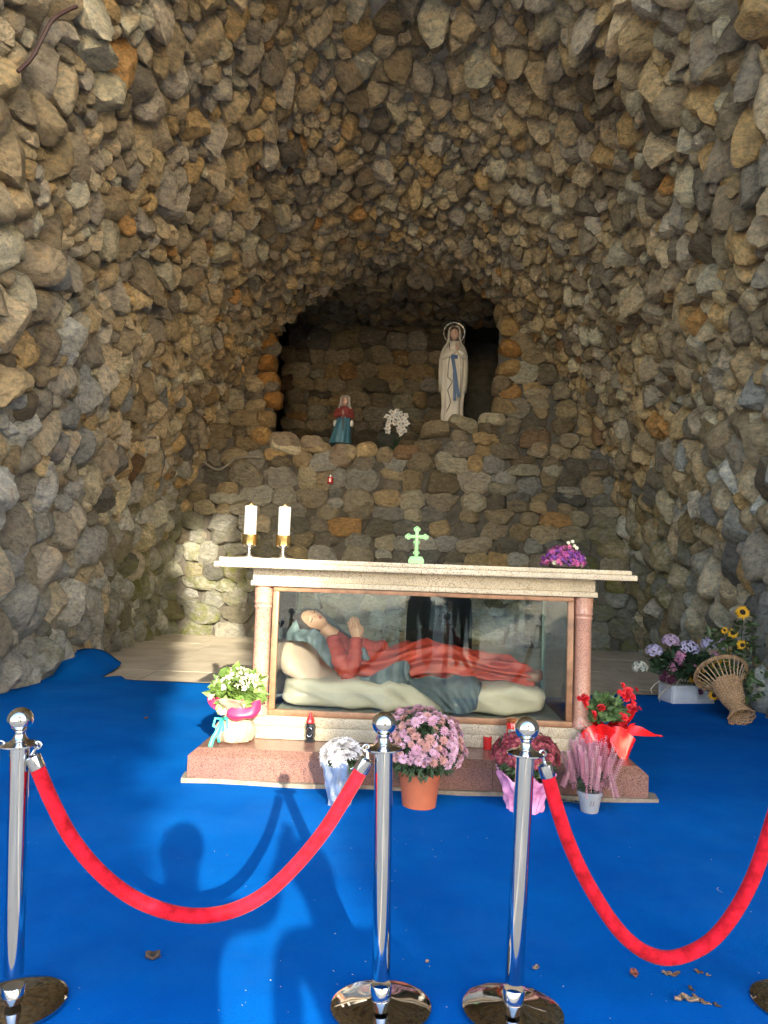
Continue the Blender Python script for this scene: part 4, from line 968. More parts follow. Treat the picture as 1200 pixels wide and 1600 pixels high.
as_ = [bloom('flower', mat('aster_pink', (.58, .25, .40), .6, var=.15), .055, 20, 3, .3, .2)]; dk = [bloom('flower', mat('bloom_maroon', (.085, .012, .035), .6, var=.3), .05, 9, 2, .4, .5)]
for px, py in ((1060, 1031), (1051, 1044), (1082, 1037), (1117, 1026), (1064, 1024), (1092, 1048)): flower_at(t, as_, LP(px, py, -.2), (rng.normal()*.3, -1, .4), rng.uniform(1, 1.3))
for px, py in ((1063, 1037), (1078, 1043), (1040, 1052), (1036, 1060), (1052, 1060), (1094, 1081), (1046, 1064), (1070, 1050)): flower_at(t, dk, LP(px, py, -.21), (rng.normal()*.4, -1, .3), rng.uniform(.8, 1.2))
sunp = mat('sun_petal', (.75, .40, .015), .6, var=.18, scale=30); sunc = mat('sun_centre', (.03, .017, .01), .9, var=.4, scale=60)
sf = [bloom('flower', sunp, .085, 15, 2, .25, .3)]; sfc = disc(.036, sunc, .012)
for px, py in ((1080, 1058), (1097, 1042), (1097, 1062), (1118, 1040), (1130, 1038), (1146, 1022)): flower_at(t, sf, LP(px, py, -.24), (rng.normal()*.3, -1, .25), rng.uniform(.9, 1.1), sfc)
ww = MB()
for px, py in ((1022, 1070), (1034, 1082), (1062, 1062)):
    a_ = LP(px+14, py-10, -.18); b__ = LP(px, py, -.2); c__ = LP(px-3, py+14, -.2); ww.tube([a_, b__, (b__+c__)/2+Vector((-.03, 0, 0)), c__], .006, 6)
ww.build('pale_twig', mat('twig', (.5, .46, .36), .7), t)

sp_ = aty(1160, 1075, 8.15)
t = thing('sunflower_bunch', 'leafy bunch of artificial sunflowers standing behind the wicker basket', 'flowers', (sp_[0]+.02, 8.15, 0))
iv = Vector((-(sp_[0]+.02), -8.15, 0))
def LS(px, py, Y=8.1): return Vector(aty(px, py, Y))+iv
for px, py, s_ in ((1160, 957, 1.0), (1145, 990, .7), (1160, 1008, .8), (1132, 985, .5), (1115, 1086, .8), (1142, 1072, .8)):
    q = LS(px, py); d_ = (rng.normal()*.3-.2, -1, .35 if py < 1000 else .1); flower_at(t, sf, q, d_, s_*.9, sfc)
    MB().tube([(0, 0, .02), (q.x*.5, .05, q.z*.6), q+Vector((.02, .03, -.01))], .006, 6).build('stem', LEAFD, t)
fo = MB()
for i in range(260):
    px, py = rng.uniform(1105, 1200), rng.uniform(965, 1090); q = LS(px, py, 8.1+rng.uniform(-.05, .2))
    if px > 1195 and py < 1040 or (py < 985 and abs(px-1165) > 20): continue
    leaf_into(fo, q, (rng.normal(), rng.normal()-.3, rng.normal()*.6+.1), rng.normal(size=3), rng.uniform(.07, .15), rng.uniform(.04, .07))
o = fo.build('foliage', mat('leaf_olive', (.07, .105, .035), .55, var=.45, scale=12), t, False); o['kind'] = 'stuff'

# wicker basket tipped on its side
wk = mat('wicker', (.36, .20, .095), .6, var=.3, scale=25, bump=.4, bscale=120, col2=(.44, .27, .14)); wk2 = mat('wicker_pale', (.48, .31, .17), .6, var=.2, scale=25)
p = atz(1166, 1138, 0)
bt_ = bpy.data.objects.new('wicker_basket', None); COL.objects.link(bt_); tag(bt_, 'footed wicker vase basket with openwork flared rim tipped against the wall', 'basket')
bt_.location = (p[0], p[1]+.1, .085); bt_.rotation_euler = (math.radians(-50), math.radians(-5), 0); bt_.scale = (1.05, 1.05, 1.05)
def coil(prof, n=72, amp=.006, r=.008, wob=12):
    mb = MB()
    for k, (R_, z) in enumerate(prof):
        mb.tube([((R_+amp*math.cos(wob*a+(k % 2)*PI))*math.cos(a), (R_+amp*math.cos(wob*a+(k % 2)*PI))*math.sin(a), z) for a in np.linspace(0, 2*PI, n)], r, 6, False)
    return mb
coil([(.118-.06*u**.8, .0+.1*u) for u in np.linspace(0, 1, 9)], wob=10).build('foot', wk, bt_)
coil([(.06+.075*u**.7, .11+.28*u) for u in np.linspace(0, 1, 20)]).build('body', wk, bt_)
b_ = MB()
for k in range(24):
    a = 2*PI*k/24; b_.tube([(r*math.cos(a), r*math.sin(a), z) for r, z in ((.085, .02), (.06, .11), (.10, .2), (.135, .38))], .006, 6)
b_.build('stakes', wk2, bt_)
for k in range(26):
    a = 2*PI*k/26; MB().tube([(r*math.cos(a), r*math.sin(a), z) for r, z in ((.132, .37), (.17, .44), (.235, .52))], .0055, 6).build('spoke', wk2, bt_)
b_ = MB()
for k in range(4):
    b_.tube([((.24+.014*math.cos(a*14+k*PI/2))*math.cos(a), (.24+.014*math.cos(a*14+k*PI/2))*math.sin(a), .528+.014*math.sin(a*14+k*PI/2)) for a in np.linspace(0, 2*PI, 160)], .009, 6, False)
b_.build('braided_rim', wk, bt_)

# ------------------------------------------------------------------ rope barrier
chrome = mat('chrome', (.62, .61, .60), .07, 1, var=.04, scale=3, bump=.02, bscale=8)
chromeb = mat('chrome_base', (.50, .49, .48), .06, 1, var=.08, scale=4)
velvet = mat('red_velvet', (.34, .0015, .006), .8, var=.25, scale=26, sheen=.06, spec=.15, bump=.25, bscale=90, col2=(.52, .006, .02))
SM = {}
SM['base'] = MB().lathe([(.163, 0), (.165, .004), (.164, .010), (.15, .016), (.10, .024), (.05, .030), (.036, .034)], 64).mesh('base_plate', chromeb, True, 40)
SM['sleeve'] = MB().lathe([(.034, .03), (.034, .10), (.032, .103)], 36).mesh('sleeve', chrome, True, 40)
SM['post'] = MB().lathe([(.0305, .1), (.0305, .845)], 40).mesh('post', chrome, True, 40)
SM['collar'] = MB().lathe([(.031, .845), (.056, .850), (.062, .853), (.062, .858), (.05, .862), (.034, .866), (.024, .874), (.0185, .884), (.0165, .895), (.021, .905)], 40).mesh('collar', chrome, True, 40)
SM['ball'] = MB().ball((0, 0, .94), .0405, 40, 24).mesh('ball', chrome)
def hook_ring(): return
POSTS = []
for px, py, tx, ty, lab in ((20, 1572, 32, 1124, 'chrome rope post at the far end from the paired posts'), (595, 1577, 600, 1130, 'upright chrome rope post before the pink chrysanthemum'), (801, 1583, 823, 1138, 'leaning chrome rope post before the dark red chrysanthemum'), (None, 0, 0, 0, 'chrome rope post beside the fallen leaves')):
    if px is None: base = Vector((1.375, 2.75, .003)); top = base+Vector((.0, 0, .94))
    else:
        base = Vector(atz(px, py)); base.z = .003; top = Vector(aty(tx, ty, base.y))
    t = thing('stanchion', lab, 'rope post', base, group='chrome rope barrier posts')
    dr = (top-base).normalized(); t.rotation_mode = 'QUATERNION'; t.rotation_quaternion = Vector((0, 0, 1)).rotation_difference(dr); k = (top-base).length/.94
    t.scale = (1, 1, k)
    for nm, key in (('base_plate', 'base'), ('sleeve', 'sleeve'), ('post', 'post'), ('collar', 'collar'), ('ball', 'ball')): obj(nm, SM[key], t)
    bo = t.children[-1]; bo.scale = (1, 1, 1/k); bo.location.z = .94-.94/k
    POSTS.append((base, dr, k))
def hookpt(i, d): b0, dr, k = POSTS[i]; return b0+dr*(.855*k)+Vector(d).normalized()*.058
def rope(i, j, pix, label):
    """velvet rope hanging in the upright plane between two posts, its sag read from the photograph"""
    b0, b1 = (POSTS[i][0] if i is not None else POSTS[0][0]-Vector((1.2, 0, 0))), (POSTS[j][0] if j is not None else None)
    dirv = (b1-b0).normalized(); nrm = dirv.cross(Vector((0, 0, 1)))
    pts = []
    for x, y in pix:
        d = Vector(ray(x, y)); tt_ = (b0-Vector(CAM)).dot(nrm)/d.dot(nrm); pts.append(Vector(CAM)+d*tt_)
    return pts, dirv
def smooth(pts, n=60):
    P = np.array(pts); out_ = []
    for t in np.linspace(0, len(P)-1.0001, n):
        i = int(t); u = t-i; p0, p1, p2, p3 = P[max(i-1, 0)], P[i], P[i+1], P[min(i+2, len(P)-1)]
        out_.append(.5*((2*p1)+(-p0+p2)*u+(2*p0-5*p1+4*p2-p3)*u*u+(-p0+3*p1-3*p2+p3)*u**3))
    return out_
def make_rope(pts, ha, hb_, label):
    t = thing('velvet_rope', label, 'rope', pts[0], group='red velvet barrier ropes'); o_ = Vector(pts[0])
    P = [Vector(q)-o_ for q in smooth(pts)]
    MB().tube(P, .0235, 20).build('velvet_cord', velvet, t)
    for e, hk in ((0, ha), (-1, hb_)):
        a_ = P[e]; d = (P[e]-P[1 if e == 0 else -2]).normalized()
        MB().tube([a_-d*.012, a_-d*.01, a_+d*.03, a_+d*.036], [.0245, .0255, .0245, .016], 20).build('end_cap', chrome, t)
        h = Vector(hk)-o_; c0 = a_+d*.036
        hm_ = MB(); mid = (c0+h)/2; hm_.tube([c0, mid, h], [.006, .005, .004], 8)
        rr = .011; u1 = (h-c0).normalized(); u2 = u1.cross(Vector((0, 1, 0))).normalized()
        hm_.tube([h+(u1*math.cos(a)+u2*math.sin(a))*rr for a in np.linspace(0, 2*PI, 20)], .0035, 8, False)
        hm_.build('snap_hook', chrome, t)
pts, dv = rope(0, 1, ((57, 1196), (80, 1250), (112, 1310), (155, 1362), (205, 1401), (260, 1424), (312, 1431), (365, 1422), (415, 1396), (462, 1352), (505, 1300), (540, 1245), (566, 1200)), '')
make_rope(pts, hookpt(0, dv), hookpt(1, -dv), 'red velvet rope sagging between the end post and the upright post')
pts, dv = rope(2, 3, ((855, 1208), (868, 1255), (886, 1310), (908, 1360), (936, 1410), (968, 1455), (1003, 1485), (1040, 1497), (1078, 1489), (1115, 1466), (1148, 1425), (1175, 1375), (1196, 1318), (1213, 1262)), '')
make_rope(pts, hookpt(2, dv), hookpt(3, -dv), 'red velvet rope hanging from the leaning post towards the fallen leaves')
h0 = hookpt(0, (-1, -.1, 0)); pp = [h0+Vector((-.045-.08*u*9, -.02*u*9, -.05-.42*math.sin(min(1, u*1.0)*PI/1.0*.5))) for u in np.linspace(0, 1, 8)]
make_rope(pp, h0, pp[-1]+Vector((-.08, 0, 0)), 'red velvet rope leading away from the far end post')

# ------------------------------------------------------------------ leaves and crumbs on the carpet
lf = [mat('dry_'+k, c, .7, var=.3, scale=40) for k, c in (('brown', (.17, .085, .04)), ('tan', (.30, .20, .12)), ('dark', (.07, .045, .03)), ('red', (.26, .07, .04)))]
def dry_leaf(px, py, L_, w_, k, curl, lab, nm='dry_leaf'):
    p = atz(px, py); mb = MB(); n = 9; vs = []
    for i in range(n):
        u = i/(n-1); w2 = w_*math.sin(PI*min(.98, u*.96+.02))**.7
        for j in (-1, -.5, 0, .5, 1): vs.append((L_*(u-.5), j*w2/2, .004+curl*(abs(j)**1.5*.6*w_)+curl*.25*L_*abs(u-.5)**1.5*2+.002*math.sin(u*9)))
    mb.add(vs, [(i*5+j, (i+1)*5+j, (i+1)*5+j+1, i*5+j+1) for i in range(n-1) for j in range(4)])
    mb.tube([(L_*.48, 0, .006+curl*.2*L_), (L_*.62, .004, .010)], .0012, 5)
    o = mb.build(nm, lf[k], None, True, None, loc=(p[0], p[1], .003), rot=(0, 0, rng.uniform(0, 6)))
    sd = o.modifiers.new('thick', 'SOLIDIFY'); sd.thickness = .0008
    tag(o, lab, 'leaf', 'dry leaves on the carpet')
dry_leaf(991, 1527, .052, .03, 3, .5, 'reddish brown flat dry leaf lying apart from the leaf cluster')
for a_ in ((1042, 1526, .032, .022, 1, .6, 'short round tan leaf next to a narrow brown one'), (1053, 1528, .05, .018, 0, .7, 'narrow upright brown leaf beside a short round tan one'), (1092, 1523, .03, .02, 0, .4, 'small brown leaf lying with a tiny tan scrap beside it'), (1106, 1527, .018, .012, 1, .3, 'tiny tan leaf scrap beside a small brown leaf'), (1080, 1549, .035, .014, 2, .4, 'single dark narrow leaf between the two leaf clusters'), (1062, 1566, .05, .02, 1, .8, 'curled tan leaf at the tail of the arched leaf pile'), (1078, 1568, .055, .024, 1, .8, 'largest curled tan leaf in the arched leaf pile'), (1090, 1566, .045, .016, 0, .7, 'thin brown leaf leaning on the largest curled leaf'), (1100, 1571, .04, .018, 1, .5, 'pale tan leaf ending the arched leaf pile'), (1120, 1575, .028, .016, 2, .4, 'small dark leaf just beyond the arched leaf pile')): dry_leaf(*a_)
dry_leaf(228, 1124, .06, .03, 0, .5, 'small brown leaf alone on the carpet near the rubble wall')
dry_leaf(238, 1503, .05, .04, 2, .9, 'dark crumpled leaf alone on the shaded carpet')
dry_leaf(837, 1517, .028, .02, 1, .6, 'tiny pale crumpled leaf near the leaning post')
dry_leaf(667, 1506, .02, .013, 1, .4, 'tiny tan leaf scrap between the paired posts')
cb = MB()
for i in range(150):
    p = atz(rng.uniform(30, 1190), rng.uniform(1150, 1595)**1.0)
    if abs(p[0]) > 3 or (p[1] > 4.9 and abs(p[0]) < 1.7): continue
    leaf_into(cb, (p[0], p[1], .0045), (rng.normal(), rng.normal(), .05), (0, 0, 1), rng.uniform(.003, .009), rng.uniform(.002, .005), .3)
tag(cb.build('crumbs', mat('crumb', (.5, .48, .45), .8, var=.3), None, False), 'pale lint and crumbs scattered over the blue carpet', 'crumbs', kind='stuff')
p = atz(1125, 1392); tag(MB().tube([(0, -.03, .004), (-.012, -.01, .004), (-.01, .012, .004), (.004, .026, .004)], .0012, 5).build('thread', MATS['crumb'], None, loc=(p[0], p[1], .001)), 'short white curled thread on the carpet within the rope loop', 'thread')

# ------------------------------------------------------------------ niche figures
robe_w = mat('robe_white', (.58, .52, .42), .5, var=.12, scale=4); sash = mat('sash_blue', (.010, .06, .15), .5, var=.15)
fsk = mat('statue_skin', (.50, .32, .24), .5, var=.1); cord = mat('gilt_cord', (.07, .05, .03), .5)
MY = 14.75
mb0 = Vector(aty(706, 661, MY))
t = thing('madonna_statue', 'tall white robed statue with blue sash and starry halo in the niche', 'statue', mb0)
PXM = MY/1200.0
def mz(py): return (661-py)*PXM
secM = [(661, .205, .17), (650, .215, .18), (635, .205, .17), (615, .225, .17), (595, .25, .18), (575, .255, .19), (560, .25, .19), (550, .225, .175), (543, .185, .15), (537, .125, .12), (532, .10, .105)]
R = []; zz = np.linspace(661, 532, 70); sy = np.array([q[0] for q in secM][::-1], float)
for y_ in zz:
    rx = np.interp(y_, sy, [q[1] for q in secM][::-1]); ry = np.interp(y_, sy, [q[2] for q in secM][::-1]); ring = []
    for j in range(72):
        a = 2*PI*j/72; f = 1+.045*math.sin(a*11+.02*(y_-600)+.7*math.sin(y_*.05))*sm(545, 580, y_)+.03*math.sin(a*5+y_*.045)
        ring.append((rx*f*math.cos(a), ry*f*math.sin(a), mz(y_)))
    R.append(ring)
MB().rings(R).build('robe', robe_w, t)
# veil falling over the shoulders
R = []
for y_, rx, ry in ((506, .02, .03), (507, .075, .09), (511, .105, .125), (518, .118, .135), (526, .12, .13), (534, .14, .14), (541, .20, .165), (550, .245, .19), (562, .268, .20), (580, .272, .195), (600, .262, .185), (612, .25, .178)):
    ring = []
    for j in range(60):
        a = PI*.5-2.28+(2*2.28)*j/59; f = 1+.035*math.sin(j*.9+y_*.03); ring.append((rx*f*math.cos(a), ry*f*math.sin(a)+.01, mz(y_)))
    R.append(ring)
mv = MB(); n_ = 60; mv.add([q for r in R for q in r], [(i*n_+j, i*n_+j+1, (i+1)*n_+j+1, (i+1)*n_+j) for i in range(len(R)-1) for j in range(n_-1)])
o = mv.build('veil', robe_w, t, True, None); sd = o.modifiers.new('thick', 'SOLIDIFY'); sd.thickness = .012
hh = place(head_mesh(32, 24), (0, -.02, mz(520)), (0.05, -1, .05), (0, 0, 1), .125); hh.build('head', fsk, t)
MB().ball((0, .015, mz(517)), .125, 20, 14, (.80, .9, 1.0)).build('hair', mat('statue_hair', (.10, .06, .04), .6), t)
praying((.045, -.175, mz(548)), (.05, -.17, mz(535)), (1, 0, 0), 1.0).build('praying_hands', fsk, t)
for s_ in (-1, 1): limb([(s_*.17, -.03, mz(546)), (s_*.20, -.10, mz(558)), (s_*.12+.03, -.19, mz(555)), (s_*.03+.045, -.185, mz(549))], [.06, .07, .06, .04]).build('sleeve', robe_w, t)
b_ = MB()
def sashq(pts, wd): 
    for (x0, z0), (x1, z1) in zip(pts[:-1], pts[1:]): pass
q = sheet([[(-.07+.0, -.205, mz(557)), (0, -.215, mz(557)), (.065, -.21, mz(557))], [(-.065, -.21, mz(563)), (0, -.222, mz(563)), (.065, -.215, mz(563))]], .012, .002, 1, 4); b_.add(q.v, q.f)
q = sheet([[(-.06, -.215, mz(562)), (.005, -.225, mz(562))], [(-.01, -.215, mz(585)), (.055, -.22, mz(585))], [(.035, -.205, mz(605)), (.095, -.205, mz(605))], [(.075, -.20, mz(624)), (.14, -.195, mz(622))]], .012, .004, 1, 6); b_.add(q.v, q.f)
q = sheet([[(-.02, -.205, mz(585)), (.04, -.21, mz(585))], [(-.005, -.20, mz(605)), (.055, -.205, mz(605))], [(.0, -.2, mz(629)), (.06, -.2, mz(629))]], .01, .004, 1, 6); b_.add(q.v, q.f)
b_.build('sash', sash, t, True, 50)
b_ = MB(); b_.tube([(-.10, -.14, mz(537)), (-.08, -.185, mz(552)), (-.11, -.195, mz(575)), (-.115, -.195, mz(592)), (-.02, -.205, mz(598)), (-.06, -.2, mz(605)), (-.11, -.19, mz(612)), (-.04, -.19, mz(631)), (-.12, -.185, mz(646))], .008, 6)
b_.tube([(.10, -.13, mz(540)), (.12, -.17, mz(560)), (.14, -.16, mz(600)), (.13, -.16, mz(650))], .005, 6).build('gilt_hem', cord, t)
b_ = MB(); hc_ = (0, .10, mz(514)); Rh = .205
b_.tube([(hc_[0]+Rh*math.cos(a), hc_[1], hc_[2]+Rh*math.sin(a)) for a in np.linspace(0, 2*PI, 60)], .007, 6, False)
b_.build('halo', mat('halo_metal', (.62, .56, .48), .3, .6), t)
for k in range(12): 
    a = 2*PI*k/12+.1; MB().ball((hc_[0]+Rh*math.cos(a), hc_[1]-.005, hc_[2]+Rh*math.sin(a)), .014, 8, 6).build('halo_star', mat('star_white', (.8, .76, .68), .4), t)
MB().box((-.025, .09, mz(540)), (.025, .11, mz(532))).build('halo_bracket', cord, t, False)
MB().lathe([(.22, -.055), (.235, -.02), (.225, .001)], 24, fn=lambda r, z, a, i: (r*(1+.05*math.sin(a*5)), z)).build('plinth_rock', mat('rock_dark', (.09, .075, .055), .9, var=.3, bump=.5), t)
for s_ in (-1, 1): MB().ball((s_*.045+.02, -.19, .02), .04, 10, 6, (.8, 1.5, .6)).build('foot', fsk, t)

BYY = 14.55
bb = Vector(aty(533, 694, BYY)); kb = BYY/1200
t = thing('kneeling_girl_statue', 'small kneeling girl statue in red top, blue skirt and white kerchief', 'statue', bb)
def bz(py): return (694-py)*kb
R = []
for y_, rx, ry, cx in ((694, .20, .22, -.02), (690, .205, .23, -.02), (680, .18, .2, -.005), (668, .155, .16, .015), (658, .135, .13, .03), (652, .12, .11, .035)):
    R.append([(cx+rx*(1+.06*math.sin(a*9))*math.cos(a), ry*(1+.06*math.sin(a*9))*math.sin(a), bz(y_)) for a in np.linspace(0, 2*PI, 54, endpoint=False)])
MB().rings(R).build('skirt', mat('skirt_blue', (.05, .15, .21), .55, var=.2, scale=6), t)
R = []
for y_, rx, ry, cx in ((654, .115, .11, .035), (648, .13, .12, .035), (642, .14, .115, .035), (637, .12, .10, .035), (634, .06, .06, .035)):
    R.append([(cx+rx*math.cos(a), ry*math.sin(a), bz(y_)) for a in np.linspace(0, 2*PI, 30, endpoint=False)])
MB().rings(R).build('bodice', mat('bodice_red', (.22, .035, .03), .55, var=.2, scale=6), t)
for s_ in (-1, 1): limb([(.035+s_*.12, 0, bz(639)), (.035+s_*.16, -.06, bz(650)), (.035+s_*.07, -.14, bz(648)), (.03+s_*.02, -.15, bz(645))], [.045, .05, .04, .03]).build('sleeve', MATS['bodice_red'], t)
praying((.035, -.15, bz(648)), (.02, -.155, bz(641)), (1, 0, 0), .55).build('praying_hands', fsk, t)
place(head_mesh(28, 20), (.045, -.02, bz(626)), (.35, -.9, .35), (0, 0, 1), .095).build('head', fsk, t)
R = []
for y_, rx, ry in ((616, .01, .01), (617, .06, .07), (620, .085, .1), (626, .092, .105), (632, .1, .1), (638, .13, .1), (641, .14, .09)):
    R.append([(.045+rx*math.cos(a), ry*math.sin(a)+.012, bz(y_)) for a in np.linspace(PI*.5-2.15, PI*.5+2.15, 30)])
mv = MB(); n_ = 30; mv.add([q for r in R for q in r], [(i*n_+j, i*n_+j+1, (i+1)*n_+j+1, (i+1)*n_+j) for i in range(len(R)-1) for j in range(n_-1)])
o = mv.build('kerchief', mat('kerchief_white', (.62, .58, .52), .6), t, True, None); sd = o.modifiers.new('thick', 'SOLIDIFY'); sd.thickness = .01
for s_ in (-1, 1): MB().ball((.03+s_*.16, -.02, bz(661)), .05, 10, 8, (.8, .8, 1.3)).build('apron_bow', MATS['kerchief_white'], t)
MB().tube([(.03, -.15, bz(650)), (.06, -.19, bz(665)), (.05, -.21, bz(676)), (.03, -.2, bz(668)), (.03, -.16, bz(652))], .006, 5).build('rosary', cord, t)

p = Vector(aty(615, 702, 14.75))
t = thing('orchid_plant', 'white orchid spray on thin stems standing on the niche ledge', 'orchid', p)
ko = 14.75/1200; om = [bloom('flower', mat('orchid_white', (.66, .63, .58), .5, var=.06), .075, 5, 2, .25, .85)]
oc = disc(.014, gold, .02)
for px, py in ((612, 645), (620, 643), (627, 646), (634, 650), (606, 652), (613, 653), (621, 651), (628, 656), (635, 661), (624, 662), (617, 660), (629, 668), (622, 671), (607, 660), (605, 673), (606, 668), (632, 674), (626, 677)):
    q = Vector(aty(px, py, 14.68+rng.uniform(-.06, .06)))-p; flower_at(t, om, q, (rng.normal()*.5, -1, rng.normal()*.3), rng.uniform(.8, 1.1), oc)
b_ = MB()
for px, py in ((606, 664), (618, 648), (630, 655), (626, 672)):
    q = Vector(aty(px, py, 14.7))-p; b_.tube([(0, 0, 0), (q.x*.3, .0, q.z*.5), (q.x*.8, 0, q.z*.9), q], .007, 6)
b_.build('stems', LEAFD, t)
foliage((0, 0, .05), .2, 12, .28, .07, 'foliage', LEAFD, t, .1, .5, .1)
p = Vector(aty(516, 756, BY-.18)); 
t = thing('niche_votive', 'tiny red votive lamp with white label on the back wall below the niche', 'votive candle', p)
MB().lathe([(.05, 0), (.055, .01), (.055, .12), (.045, .13)], 20).build('cup', redgl, t); MB().box((-.02, -.060, .03), (.02, -.056, .1)).build('white_label', MATS['star_white'], t, False)
MB().lathe([(.02, .13), (.022, .17), (.012, .19)], 12).build('wick_tube', silver, t)
for px, py, w_, h_, d_, lab in ((442, 690, .34, .17, .24, 'long pale loose boulder lying on the ledge against the jamb'), (486, 692, .26, .13, .2, 'short pale loose boulder on the ledge next to the long one'), (531, 712, .22, .21, .26, 'wedge shaped pale block standing under the kneeling girl statue')):
    p = aty(px, py, BY+.02)
    V = stone_verts(np.array([(1, 0), (0, 1), (-1, 0), (0, -1), (.7, .7), (-.7, .7), (-.6, -.8)]), np.array([w_, h_, w_, h_, (w_+h_)*.5, (w_+h_)*.45, (w_+h_)*.5]), d_, 3, 14, rand_cuts(.25, d_, 5), amp=.05)
    me = bpy.data.meshes.new('loose_rock'); me.from_pydata(V.tolist(), [], ICO[3][1]); finish_stone(me, [(len(V), np.array((.40, .32, .23)), 0)])
    tag(obj('loose_rock', me, None, mw=Matrix.Translation(p)@Matrix.Rotation(PI/2, 4, 'X')), lab, 'rock', 'loose rocks on the ledge')
# cables along the stones
cab = mat('grey_cable', (.22, .20, .17), .6)
def cable(pix, Y, r, lab, m_=cab, off=.12):
    P = [aty(x, y, Y if not hasattr(Y, '__len__') else Y[i]) for i, (x, y) in enumerate(pix)]
    o_ = Vector(P[0]); tag(MB().tube([Vector(q)-o_ for q in smooth(P, 50)], r, 6).build('cable', m_, None, loc=o_), lab, 'cable', 'cables on the stones')
cable(((318, 722), (336, 733), (350, 730), (368, 717), (388, 714), (408, 716)), BY-.2, .022, 'grey cable wandering across the back wall below the pillar')

def on_shell(px, py, off=.16):
    """point where a sight line meets the cave shell, a little proud of it"""
    d = ray(px, py); t = 1.0
    while t < 16:
        q = CAM+d*t; yy = q[1]
        a_ = 3.9+.55*sm(6.5, 14.5, yy)+.9*sm(6.0, 1.0, yy); c_ = 8.5-1.4*sm(7.5, 14.6, yy)+2.2*sm(7.5, 1.0, yy)
        if ((q[0]-XC)/a_)**2+(q[2]/c_)**2 > 1: break
        t += .02
    return CAM+d*(t-off)
def wall_cable(pix, r, lab, m_, off):
    P = [on_shell(x, y, off) for x, y in pix]; o_ = Vector(P[0])
    tag(MB().tube([Vector(q)-o_ for q in smooth(P, 40)], r, 6).build('cable', m_, None, loc=o_), lab, 'cable', 'cables on the stones')
wall_cable(((28, 112), (48, 92), (62, 68), (80, 34), (102, 18), (120, 10)), .016, 'dark brown cable crossing the stones high on the vault', mat('brown_cable', (.06, .03, .025), .6), .33)
wall_cable(((231, 684), (246, 686), (255, 704), (257, 724), (252, 745), (251, 780)), .012, 'thin pale wire hooked over the rubble cave wall', cab, .34)
